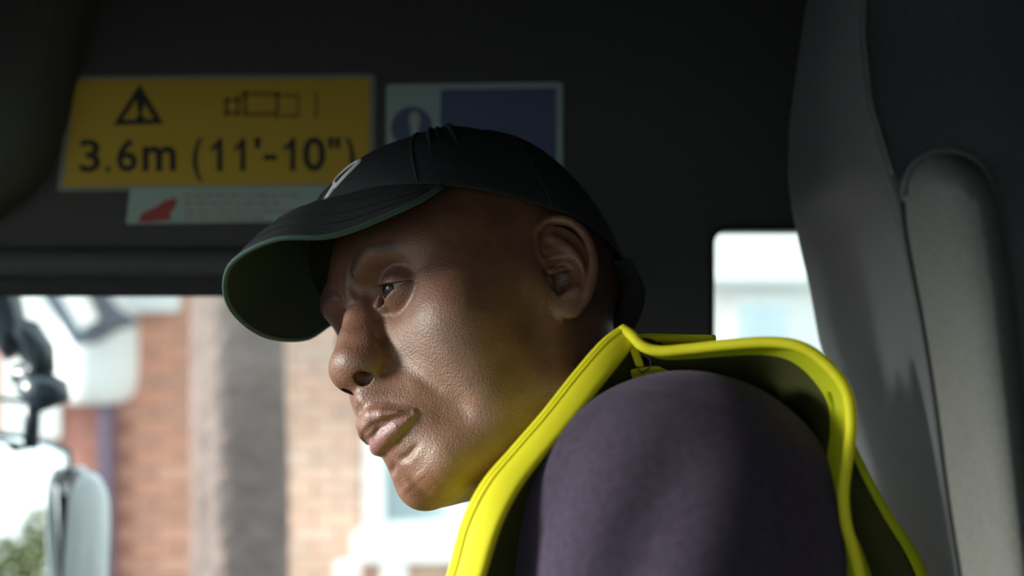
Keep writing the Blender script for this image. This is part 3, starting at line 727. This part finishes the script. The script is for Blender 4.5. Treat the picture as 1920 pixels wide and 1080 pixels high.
# ---------------------------------------------------------------- signs on the header panel
def flat_quad(name, p, m, parent, d, th=.0012, n=1):
    """plate from four frame corners lying on the side wall"""
    P = [W(x, y, d) for x, y in p]; v = [(a[0], a[1], a[2]) for a in P] + [(a[0], a[1] + th, a[2]) for a in P]
    return pydata(name, v, [(0, 1, 2, 3), (7, 6, 5, 4), (0, 4, 5, 1), (1, 5, 6, 2), (2, 6, 7, 3), (3, 7, 4, 0)], m, parent, False)
YEL = mat('yellow_sign_print', (.46, .30, .026), .6, .3); OFFW = mat('white_sign_vinyl', (.30, .40, .39), .6, .3); INK = mat('black_sign_ink', (.02, .018, .015), .6, .3); NAVY = mat('blue_sign_print', (.055, .075, .17), .5, .4); REDI = mat('red_sign_ink', (.30, .05, .05), .6, .3); PINK = mat('faded_red_print', (.33, .27, .29), .6, .3)
BORD = mat('grey_sign_border', (.20, .20, .17), .5, .4)
def round_quad(name, p, r, m, parent, d, th):
    P = [W(x, y, d) for x, y in p]; c = sum(P) / 4; out = []
    for k in range(4):
        a, b, e = P[k - 1], P[k], P[(k + 1) % 4]; u = (a - b) / np.linalg.norm(a - b); w_ = (e - b) / np.linalg.norm(e - b)
        for t in np.linspace(0, 1, 6): out.append(b + u * r * (1 - t) ** 2 + w_ * r * t ** 2)
    n = len(out); v = out + [q_ + (0, th, 0) for q_ in out]
    f = [tuple(range(n)), tuple(range(2 * n - 1, n - 1, -1))] + [(k, k + n, (k + 1) % n + n, (k + 1) % n) for k in range(n)]
    return pydata(name, v, f, m, parent, False)
def text(name, body, px, py, hpx, d, m, parent, rot=0, sx=1, off=.0, shear=0):
    cu = bpy.data.curves.new(name, 'FONT'); cu.body = body; cu.size = hpx / 2666.67 * d / .70; cu.align_x = 'LEFT'; cu.extrude = .0002; cu.offset = off; cu.shear = shear
    cu.materials.append(m); o = bpy.data.objects.new(name, cu); COL.objects.link(o); o.location = W(px, py, d); o.rotation_euler = (math.pi / 2, math.radians(rot), 0); o.scale = (sx, 1, 1)
    bpy.context.view_layer.update(); me = bpy.data.meshes.new_from_object(o.evaluated_get(bpy.context.evaluated_depsgraph_get())); me.transform(o.matrix_world); bpy.data.objects.remove(o)
    return link(name, me, None, parent, False)
SD = 1.2985
sg = thing('height_warning_sign', 'large yellow vehicle height sign with black 3.6m lettering above the window', 'sign', W(405, 250, SD))
round_quad('plate', [(106, 359), (132, 142), (704, 138), (702, 352)], .005, BORD, sg, SD, .0014)
round_quad('panel', [(118, 350), (142, 150), (694, 147), (692, 344)], .003, YEL, sg, SD - .0006, .0006)
def glyph(ch, x0, y0, x1, y1, m, parent, d, bold=.012):
    """one character fitted to its box on the sign"""
    a, b = W(x0, y1, d), W(x1, y0, d)
    if ch == '1':
        w_, h_ = b[0] - a[0], b[2] - a[2]; P = [(.56, 0), (1, 0), (1, 1), (.66, 1), (.5, .86), (.04, .74), (.04, .60), (.56, .70)]
        v = [(a[0] + p * w_, a[1], a[2] + q_ * h_) for p, q_ in P]; n = len(v); v = v + [(x, y + .0004, z) for x, y, z in v]
        return v, [(0, 1, 2, 3), (0, 3, 4, 7), (4, 5, 6, 7)] + [(k, (k + 1) % n, (k + 1) % n + n, k + n) for k in range(n)]
    cu = bpy.data.curves.new('glyph', 'FONT'); cu.body = ch; cu.extrude = .01; cu.offset = bold; o = bpy.data.objects.new('glyph', cu); COL.objects.link(o)
    bpy.context.view_layer.update(); me = bpy.data.meshes.new_from_object(o.evaluated_get(bpy.context.evaluated_depsgraph_get())); bpy.data.objects.remove(o)
    P = np.array([w_.co for w_ in me.vertices]); lo, hi = P.min(0), P.max(0); Q = (P - lo) / (hi - lo)
    v = [(a[0] + p[0] * (b[0] - a[0]), a[1] + .0004 * (1 - p[2]), a[2] + p[1] * (b[2] - a[2])) for p in Q]; f = [tuple(p.vertices) for p in me.polygons]
    bpy.data.meshes.remove(me); return v, f
lv_, lf_ = [], []
for ch, x0, y0, x1, y1 in (('3', 149, 261, 188, 323), ('.', 198, 311, 207, 322), ('6', 219, 260, 257, 322), ('m', 267, 274, 330, 321), ('(', 361, 259, 380, 340), ('1', 394, 259, 417, 321), ('1', 438, 259, 460, 321), ("'", 477, 258, 489, 279), ('-', 494, 290, 519, 300), ('1', 531, 258, 554, 320), ('0', 568, 257, 610, 321), ('"', 615, 258, 638, 279), (')', 647, 258, 665, 338)):
    v_, f_ = glyph(ch, x0, y0, x1, y1, INK, sg, SD - .0009, .02); o_ = len(lv_); lv_ += v_; lf_ += [tuple(k + o_ for k in f) for f in f_]
pydata('lettering', lv_, lf_, INK, sg, False)
tri = [(212, 235), (262, 158), (306, 232)]
pt = [W(x, y, SD - .0008) for x, y in tri]; ci = sum(pt) / 3; pin = [ci + (q_ - ci) * .62 for q_ in pt]
v_ = pt + pin; v_ += [q_ - np.array([0, .0004, 0]) for q_ in v_]
pydata('warning_triangle', v_, [(0, 1, 4, 3), (1, 2, 5, 4), (2, 0, 3, 5)] + [(6, 9, 10, 7), (7, 10, 11, 8), (8, 11, 9, 6)] + [(0, 6, 7, 1), (1, 7, 8, 2), (2, 8, 6, 0)], INK, sg, False)
text('exclamation_mark', '!', 253, 224, 44, SD - .0009, INK, sg, 0, 1.2, .0012)
FAINT = mat('faded_black_ink', (.20, .13, .014), .6, .3)
# the little lorry between height arrows
bm = bmesh.new()
def sq(x0, y0, x1, y1):
    a, b = W(x0, y1, SD - .0009), W(x1, y0, SD - .0009); add_box(bm, a[0], b[0], a[1], a[1] + .0005, a[2], b[2])
for r_ in ((455, 172, 524, 180), (455, 172, 463, 215), (516, 172, 524, 222), (455, 210, 520, 218), (420, 184, 448, 192), (420, 184, 427, 216), (420, 208, 450, 216), (443, 176, 449, 216), (527, 176, 560, 182), (527, 214, 560, 220), (556, 178, 561, 218), (590, 172, 596, 222)): sq(*r_)
from_bm('lorry_pictogram', bm, FAINT, sg)
sg = thing('mandatory_sign', 'blue and white mandatory notice right of the yellow height sign', 'sign', W(890, 230, SD))
round_quad('plate', [(724, 330), (724, 158), (1055, 154), (1055, 330)], .004, OFFW, sg, SD, .0012)
round_quad('panel', [(824, 322), (826, 168), (1043, 165), (1043, 322)], .001, NAVY, sg, SD - .0004, .0005)
bm = bmesh.new(); bmesh.ops.create_circle(bm, cap_ends=True, segments=40, radius=39 / 2666.67 * SD)
for w_ in bm.verts: w_.co = Vector((w_.co.x, 0, w_.co.y)) + Vector(W(772, 239, SD - .0005))
from_bm('roundel', bm, NAVY, sg)
text('exclamation_mark', '!', 764, 266, 54, SD - .0009, OFFW, sg, 0, 1.3, .0016)
sg = thing('notice_sticker', 'narrow pale sticker with red hand mark and small red print', 'sticker', W(450, 385, SD))
round_quad('plate', [(236, 420), (244, 352), (660, 348), (660, 414)], .002, OFFW, sg, SD - .0002, .0008)
v_ = [W(x, y, SD - .0006) for x, y in ((258, 416), (266, 400), (292, 388), (310, 376), (330, 370), (331, 384), (318, 400), (322, 412), (296, 415), (280, 417))]
n = len(v_); v_ = v_ + [q_ + np.array([0, .0004, 0]) for q_ in v_]
pydata('hand_mark', v_, [tuple(range(n))[::-1]] + [(k, (k + 1) % n, (k + 1) % n + n, k + n) for k in range(n)], REDI, sg, False)
bm = bmesh.new(); rnd = random.Random(3)
for row, (y, x0, x1) in enumerate(((366, 345, 560), (381, 345, 525), (396, 345, 570), (408, 345, 500))):
    x = x0
    while x < x1:
        w_ = rnd.uniform(8, 26); a, b = W(x, y + 4, SD - .0006), W(min(x + w_, x1), y - 4, SD - .0006); add_box(bm, a[0], b[0], a[1], a[1] + .0003, a[2], b[2]); x += w_ + 5
o = from_bm('small_print', bm, PINK, sg); o['kind'] = 'stuff'

# ---------------------------------------------------------------- the seat
LEA = mat('grey_woven_seat_fabric', (.084, .091, .096), .55, .4, noise=.2, nscale=700, bump=.35, bscale=1300, bdist=.0005)  # bluish tint paints in sky light on the seat front
LEA2 = mat('dark_seat_backing', (.022, .022, .023), .6, .4, bump=.2, bscale=900, bdist=.0005)
PIP = mat('seat_piping', (.10, .10, .10), .45, .4)
seat = thing('driver_seat', 'dark grey upholstered seat with piped side bolster behind the man', 'seat', (.26, 0, -1.10))
zf = np.array([-.75, -.55, -.30, -.18, -.125, -.077, -.049, 0, .028, .05, .084, .12, .20, .30, .34])
xs = np.array([.20, .22, .215, .203, .195, .1885, .184, .176, .170, .166, .163, .166, .178, .200, .225])
yn = np.array([-.24, -.25, -.258, -.258, -.258, -.258, -.258, -.258, -.257, -.251, -.226, -.200, -.16, -.12, -.06])
rows = []
for z in np.linspace(-.75, .34, 90):
    x0, y0 = np.interp(z, zf, xs), np.interp(z, zf, yn); th = np.interp(z, [-.75, .0, .2, .34], [.15, .13, .10, .03])
    yf = np.interp(z, [-.75, .05, .15, .34], [.235, .225, .19, .06]); k = np.interp(z, [-.75, -.13, -.04, .04, .34], [.14, .135, .108, .105, .10])
    fx = lambda y: x0 + k * (y - y0) + .010 * math.sin(math.pi * (y - y0) / (yf - y0)) * (1 if z < .05 else .4)
    row = [(fx(y), y, z) for y in np.linspace(y0, yf - .02, 22)]
    ex = fx(yf - .02)
    row += [(ex + .012, yf - .006, z), (ex + .04, yf, z), (ex + th, yf - .01, z), (ex + th + .02, yf - .06, z)]
    row += [(x0 + th + .055, y0 + .08, z), (x0 + th + .02, y0 + .02, z), (x0 + th * .75, y0 + .004, z), (x0 + .05, y0 + .002, z), (x0 + .022, y0 + .003, z), (x0 + .006, y0 + .001, z)]
    rows.append(row)
v_, f_ = grid(rows, True); nr = len(rows[0]); f_ = list(f_) + [tuple(range(nr))[::-1], tuple(range((len(rows) - 1) * nr, len(rows) * nr))]
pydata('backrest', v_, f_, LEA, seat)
# bolster pad on the near side: outline in the side plane, pillow-like bulge
op = spl([(.1985, -.145), (.195, -.125), (.1895, -.090), (.184, -.049), (.178, -.012), (.1715, .022), (.1700, .040), (.1715, .0490), (.1760, .0550), (.1840, .0590), (.1930, .0590), (.2020, .0545), (.2085, .0440), (.2125, .0260), (.2165, -.002), (.2195, -.030), (.222, -.060), (.225, -.10), (.228, -.145)], 6)
op = np.vstack([op, [(.230, -.30), (.235, -.50), (.225, -.52), (.215, -.50), (.206, -.30)]]); cx = np.array([np.interp(p[1], [-.5, -.145, 0, .06], [.222, .213, .197, .187]) for p in op])
cz = np.array([min(p[1], .036) for p in op]); rows = []
for s_, dy in ((1, 0), (.96, .003), (.88, .0095), (.76, .0175), (.6, .025), (.42, .031), (.22, .0345), (.08, .036), (0, .0362)):
    rows.append([(c + (p[0] - c) * s_, -.2585 - dy, zc + (p[1] - zc) * s_) for p, c, zc in zip(op, cx, cz)])
pydata('side_bolster', *grid(rows, True), mat('sunlit_grey_bolster_fabric', (.135, .134, .124), .6, .35, noise=.2, nscale=700, bump=.35, bscale=1300, bdist=.0005), seat)  # paler and warmer than the seat front, painting in sunlight on the pad
i0 = 30
tube('piping', [(p[0], -.2615, p[1]) for p in op[36:-5]], .0016, PIP, seat, 8)['label'] = 'thin piping round the bolster top'
tube('piping', [(np.interp(z, zf, xs) + .002, np.interp(z, zf, yn) - .0006, z) for z in np.linspace(.049, .20, 30)], .0013, PIP, seat, 8)
tube('seam', [(p[0] - .0004, -.2600, p[1]) for p in op[:36]], .0009, RUB, seat, 6)['label'] = 'dark stitched seam'
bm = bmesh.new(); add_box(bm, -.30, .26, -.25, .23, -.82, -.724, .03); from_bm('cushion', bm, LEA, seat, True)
bm = bmesh.new(); add_box(bm, -.20, .22, -.20, .18, -1.15, -.82, .02); from_bm('pedestal', bm, LEA2, seat)
# ================================================================ the street outside
GZ = -2.25
def brickmat(name, base, var):
    m = mat(name, base, .85, .25, bump=.3, bscale=60, bdist=.004); nt = m.node_tree; N = nt.nodes; b = N['Principled BSDF']
    oi = N.new('ShaderNodeObjectInfo'); r = N.new('ShaderNodeValToRGB'); nt.links.new(oi.outputs['Random'], r.inputs['Fac'])
    r.color_ramp.elements[0].color = (*[c * (1 - var) for c in base], 1); r.color_ramp.elements[1].color = (base[0] * (1 + var * .8), base[1] * (1 + var), base[2] * (1 + var), 1)
    e = r.color_ramp.elements.new(.5); e.color = (base[0] * 1.08, base[1] * .96, base[2] * .9, 1)
    nt.links.new(r.outputs['Color'], b.inputs['Base Color']); return m
RED = brickmat('red_brick', (.66, .37, .28), .14); PALEB = brickmat('pale_pink_brick', (.70, .52, .43), .08); MORT = mat('lime_mortar', (.64, .46, .37), .9, .2, noise=.12, nscale=6)
WPAINT = mat('white_painted_joinery', (.86, .88, .87), .5, .4); RENDER_ = mat('white_render', (.82, .85, .84), .85, .2, noise=.05, nscale=3)
PGL = mat('window_glass_dark', (.45, .55, .58), .08, .6); SLATE = mat('blue_slate', (.10, .13, .17), .6, .4); PIPE = mat('plum_downpipe', (.16, .12, .17), .5, .4)
ROAD = mat('grey_asphalt', (.14, .14, .145), .9, .3, noise=.2, nscale=30); PAVE = mat('grey_paving', (.34, .33, .31), .9, .3, noise=.15, nscale=8); GRASS = mat('green_grass', (.12, .17, .045), .9, .2, noise=.4, nscale=12)
struct(box('ground', -60, 80, -40, 70, GZ - .2, GZ, ROAD)); struct(box('pavement', -60, 60, 3.2, 6.2, GZ, GZ + .12, PAVE))
# the brick house across the pavement: wall, single bricks where they can be told apart
FY = 6.15; SC = (FY + CAMD) / 2666.67
X = lambda px: (px - 960) * SC
Z = lambda py: (540 - py) * SC
house = thing('brick_house', 'red brick house with white bay windows across the pavement', 'house', (-1.4, FY + 2, GZ))
box('wall', X(-60), X(1100), FY, FY + .35, GZ, 3.2, MORT, house)
BL, BH, BD = .215, .065, .010
bmesh_ = bmesh.new(); add_box(bmesh_, -BL / 2, BL / 2, -.012, .05, -BH / 2, BH / 2, .004)
bmesh.ops.recalc_face_normals(bmesh_, faces=bmesh_.faces); SHADEB = brickmat('oriel_shaded_brick', (.52, .24, .19), .14); bme = bpy.data.meshes.new('brick'); bmesh_.to_mesh(bme); bmesh_.free()  # deeper red stands in for the oriel's shade on the left bricks
bme2 = bme.copy(); bme3 = bme.copy(); bme3.materials.append(SHADEB); bme.materials.append(RED); bme2.materials.append(PALEB)
rest = {0: bmesh.new(), 1: bmesh.new(), 2: bmesh.new()}; singles = 0
rnd = random.Random(7); rowsz = np.arange(Z(1200), 3.1, BH + BD)
for i, z in enumerate(rowsz):
    x = X(-50) + (BL + BD) / 2 * (i % 2)
    while x < X(1090):
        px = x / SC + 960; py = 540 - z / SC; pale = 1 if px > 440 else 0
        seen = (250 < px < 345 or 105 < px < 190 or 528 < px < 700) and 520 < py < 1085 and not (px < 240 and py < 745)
        if seen and singles < 290:
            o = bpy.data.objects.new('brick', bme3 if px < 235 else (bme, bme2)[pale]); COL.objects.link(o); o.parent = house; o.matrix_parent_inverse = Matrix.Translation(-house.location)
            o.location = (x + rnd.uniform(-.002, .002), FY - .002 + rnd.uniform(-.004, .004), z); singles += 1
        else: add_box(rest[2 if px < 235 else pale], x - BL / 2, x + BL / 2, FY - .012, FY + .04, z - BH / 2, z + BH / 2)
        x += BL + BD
for k in (0, 1, 2): from_bm('brickwork', rest[k], (RED, PALEB, SHADEB)[k], house)['kind'] = 'stuff'
# bay window right of the trunk: sill, mullions, panes, brick apron
def bay(name_sill, x0, x1, zs, zt, depth, nm, m=WPAINT):
    b0 = box('bay_window', x0, x1, FY - depth + .06, FY, zs, zt, RENDER_, house)
    box('sill', x0 - .10, x1 + .10, FY - depth - .06, FY, zs - .10, zs, m, b0)
    for k in range(nm):
        xa = x0 + (x1 - x0) * k / nm; xb = x0 + (x1 - x0) * (k + 1) / nm
        box('pane', xa + .05, xb - .05, FY - depth + .045, FY - depth + .055, zs + .08, zt - .08, PGL, b0)
    bm = bmesh.new()
    for k in range(nm + 1):
        xa = x0 + (x1 - x0) * k / nm; add_box(bm, xa - .05, xa + .05, FY - depth, FY - depth + .07, zs, zt)
    add_box(bm, x0, x1, FY - depth + .006, FY - depth + .066, zs + .002, zs + .08); add_box(bm, x0, x1, FY - depth + .006, FY - depth + .066, zt - .08, zt - .002)
    from_bm('mullions', bm, m, b0)
    return b0
bay('s', X(715), X(1010), Z(985), Z(690), .38, 2)
ba = box('bay_apron', X(715), X(1010), FY - .30, FY, GZ + .1, Z(1022), PALEB, house)
for px in (668, 752, 880): box('post', X(px - 22), X(px + 22), FY - .43, FY - .36, GZ + .1, Z(1024), WPAINT, ba)
box('drain_pipe', X(694), X(703), FY - .10, FY - .02, GZ, 3, PIPE, house)
# left: white oriel over brick, its slate lean-to with white fascia, and the downpipe
ol_ = [[(X(x), FY - dep, Z(y)) for x, dep in ((118, 0), (135, .22), (190, .30), (245, .22), (262, 0))] for y in (300, 560, 700, 735, 752)]
for k, (ins, dz) in enumerate(((0, 0), (0, 0), (0, 0), (.10, 0), (.26, 0))):
    ol_[k] = [(x + (X(190) - x) * ins, FY - (FY - y) * (1 - ins), z) for x, y, z in ol_[k]]
v_, f_ = grid(ol_); pydata('oriel', v_, list(f_) + [(20, 21, 22, 23, 24)], RENDER_, house)
def slab(name, a, b, w_, y0, y1, m, parent):
    a, b = np.array([X(a[0]), Z(a[1])]), np.array([X(b[0]), Z(b[1])]); t = (b - a) / np.linalg.norm(b - a); n = np.array([-t[1], t[0]]) * w_ * SC / 2
    c = [a + n, b + n, b - n, a - n]; v = [(p[0], y0, p[1]) for p in c] + [(p[0], y1, p[1]) for p in c]
    return pydata(name, v, [(3, 2, 1, 0), (4, 5, 6, 7), (0, 1, 5, 4), (1, 2, 6, 5), (2, 3, 7, 6), (3, 0, 4, 7)], m, parent, False)
slab('lean_to_roof', (150, 490), (238, 622), 62, FY - .62, FY, SLATE, house); slab('fascia_board', (182, 500), (240, 602), 34, FY - .66, FY - .60, WPAINT, house)
box('downpipe', X(196), X(222), FY - .14, FY - .02, GZ, Z(738), PIPE, house)
box('stone_lintel', X(256), X(342), FY - .10, FY, Z(584), Z(500), WPAINT, house)
box('white_quoin', X(10), X(118), FY - .06, FY, Z(820), 3.0, RENDER_, house)
# tree trunk on the pavement
BARK = mat('grey_brown_bark', (.205, .160, .147), .95, .2, noise=.18, nscale=9, bump=.9, bscale=22, bdist=.03)
LEAFM = mat('olive_leaves', (.075, .09, .028), .8, .3, noise=.35, nscale=3); LEAFO = mat('autumn_leaves', (.20, .10, .035), .8, .3, noise=.35, nscale=3)
def tree(label, x, y, h, r, crown, lm, seed, group=None):
    t = thing('tree', label, 'tree', (x, y, GZ), group); rg = np.random.default_rng(seed); rows = []
    for k, z in enumerate(np.linspace(0, h, 26)):
        rr = r * (1 - .28 * z / h + .5 * math.exp(-z / .25)); rows.append([(x + rr * (1 + .06 * math.sin(5 * a + z * 2) + .04 * math.sin(11 * a - z * 5)) * math.cos(a) + .03 * math.sin(z), y + rr * (1 + .05 * math.sin(7 * a + z)) * math.sin(a), GZ + z) for a in np.linspace(0, 2 * math.pi, 28, endpoint=False)])
    pydata('trunk', *grid(rows, True), BARK, t)
    top = np.array([x, y, GZ + h])
    for k in range(5):
        a = k * 1.257 + rg.uniform(-.3, .3); d = np.array([math.cos(a) * .8, math.sin(a) * .8, 1.0]); L_ = crown * .8
        tube('limb', [top - (0, 0, .3), top + d * L_ * .4, top + d * L_ * np.array([.9, .9, .8])], [r * .5, r * .3, r * .1], BARK, t, 8)
    n = 2600; th = rg.uniform(0, 2 * math.pi, n); ph = np.arccos(rg.uniform(-1, 1, n)); rad = crown * rg.uniform(.35, 1, n) ** .5
    P = np.stack([np.cos(th) * np.sin(ph), np.sin(th) * np.sin(ph), .8 * np.cos(ph)], 1) * rad[:, None] + top + (0, 0, crown * .7)
    v, f = [], []
    for p in P:
        a = rg.normal(size=3); a /= np.linalg.norm(a); b = np.cross(a, rg.normal(size=3)); b /= np.linalg.norm(b); s_ = rg.uniform(.09, .17) * max(.6, crown / 2); o_ = len(v)
        v += [p - a * s_, p + b * s_ * .5, p + a * s_, p - b * s_ * .5]; f.append((o_, o_ + 1, o_ + 2, o_ + 3))
    o = pydata('leaves', v, f, lm, t, False); o['kind'] = 'stuff'
    return t
d0 = 4.3; tree('broad grey brown street tree trunk in front of the brick house', (434 - 960) / 2666.67 * d0, d0 - CAMD, 4.2, .158, 2.2, LEAFM, 1)
tree('green tree on the verge behind the cab, seen in the wing mirror', 9.0, 3.7, .45, .13, 1.1, LEAFM, 2)
tree('low bushy green tree on the verge, farthest from the road in the mirror', 10.2, 6.5, .35, .12, 1.2, LEAFM, 5)
tree('second autumn tree further out on the verge, seen in the mirror', 12.2, 8.5, .7, .14, 1.3, LEAFO, 6)
tree('tall green tree further behind the cab, seen in the mirror', 14.4, 5.4, .5, .2, 1.7, LEAFM, 3)
tree('orange autumn tree behind the cab, seen in the mirror', 11.3, 3.3, .1, .1, 1.0, LEAFO, 4)
struct(box('verge', 4, 40, 3.6, 12, GZ, GZ + .16, GRASS))
# pale house behind the rear quarter window
Y2 = 7.2; S2 = (Y2 + CAMD) / 2666.67; X2 = lambda px: (px - 960) * S2; Z2 = lambda py: (540 - py) * S2
h2 = thing('white_house', 'white rendered house with pale sash window beyond the quarter window', 'house', (X2(1430), Y2 + 2, GZ))
PWALL = mat('brilliant_white_render', (.93, .96, .95), .8, .2)
box('wall', X2(1180), X2(1900), Y2, Y2 + .4, GZ, 3.4, PWALL, h2)
GL2 = mat('pale_blue_glass', (.62, .80, .86), .15, .5)
wn = box('window', X2(1370), X2(1482), Y2 - .05, Y2, Z2(700), Z2(555), WPAINT, h2)
for a, b, c, d in ((1384, 1424, 690, 632), (1430, 1468, 690, 632), (1384, 1424, 626, 570), (1430, 1468, 626, 570)): box('pane', X2(a), X2(b), Y2 - .06, Y2 - .045, Z2(c), Z2(d), GL2, wn)
box('cornice', X2(1180), X2(1900), Y2 - .10, Y2, Z2(536), Z2(522), mat('grey_stone_band', (.66, .72, .72), .8, .2), h2)
# ---------------------------------------------------------------- wing mirror
MBLK = mat('dark_blue_black_mirror_case', (.022, .035, .05), .3, .5, coat=.4); CHR = mat('silver_mirror_glass', (.94, .96, .96), .015, .5, metal=1.0); PALEC = mat('pale_grey_mirror_shell', (.90, .92, .92), .3, .5, coat=.5)
mir = thing('wing_mirror', 'large wing mirror on dark jointed arm outside the driver window', 'mirror', (-.62, .95, -.45))
MD = 1.82
def wp(px, py, d=MD): return W(px, py, d)
mn = np.array([.870, -.465, .145]); mn /= np.linalg.norm(mn)
mu = np.cross(np.array([0, 0, 1.]), mn); mu /= np.linalg.norm(mu); mv = np.cross(mn, mu)      # right and up in the plane of the glass
def on_plane(px, py, c0, n):
    r = np.array([(px - 960) / 2666.67, 1, (540 - py) / 2666.67]); o = np.array([0, -CAMD, 0]); t = ((c0 - o) @ n) / (r @ n); return o + r * t
c0 = wp(60, 960)
def panel(name, pts, c0, n, th, m, parent, bulge=0):
    P = [on_plane(x, y, c0, n) for x, y in pts]; P = [p for p in spl(P + [P[0]], 5)[:-1]]; c = np.mean(P, 0); rows = []
    for s_ in (1, .85, .6, .3, 0): rows.append([c + (p - c) * s_ + n * bulge * (1 - s_ * s_) for p in P])
    v, f = grid(rows, True); k = len(P); b0 = len(v); v = list(v) + [p - n * th for p in P] ; f = list(f) + [(i, (i + 1) % k, b0 + (i + 1) % k, b0 + i)[::-1] for i in range(k)] + [tuple(range(b0, b0 + k))[::-1]]
    return pydata(name, v, f, m, parent)
gl = [(-190, 815), (-100, 806), (0, 817), (60, 828), (118, 848), (128, 870), (126, 950), (122, 1060), (118, 1200), (-60, 1260), (-190, 1200)]
cs = [(p[0] + (9 if p[0] > 0 else -9), p[1] - (9 if p[1] < 900 else -9)) for p in gl]
ms = panel('housing', cs, c0 - mn * .012, mn, .085, MBLK, mir); panel('glass', gl, c0, mn, .004, CHR, mir)
# the second, curved glass beside it
n2 = np.array([.42, -.90, .12]); n2 /= np.linalg.norm(n2); c2 = wp(165, 980, MD + .04)
g2 = [(128, 935), (140, 905), (165, 884), (185, 892), (202, 925), (207, 975), (204, 1050), (196, 1150), (160, 1220), (118, 1200), (120, 1060)]
panel('shell', [(165 + (x - 165) * 1.035, 1000 + (y - 1000) * 1.02) for x, y in g2], c2 - n2 * .012, n2, .012, MBLK, mir); panel('side_panel', g2, c2, n2, .004, PALEC, mir, .012)
panel('lamp', [(138, 878), (152, 872), (166, 884), (168, 900), (156, 906), (144, 894)], c2 + np.array([0, .01, 0]), n2, .03, PALEC, mir, .006)
# arm: bracket from above, elbow, knuckle, stem down to the head
tube('arm', [wp(-50, 470), wp(-8, 540), wp(4, 580), wp(16, 620), wp(40, 660)], [.030, .027, .026, .024, .022], MBLK, mir, 14)
tube('elbow', [wp(10, 610), wp(48, 628), wp(72, 665), wp(78, 690), wp(60, 706), wp(28, 700)], [.016, .022, .022, .018, .016, .013], MBLK, mir, 14)
tube('knuckle', [wp(44, 716), wp(70, 728), wp(96, 742), wp(104, 762)], [.016, .026, .027, .020], MBLK, mir, 16)
tube('stem', [wp(62, 740), wp(60, 790), wp(58, 840)], [.012, .010, .010], MBLK, mir, 12)
tube('cable', [wp(-40, 742), wp(10, 749), wp(46, 752)], .0028, RUB, mir, 8)
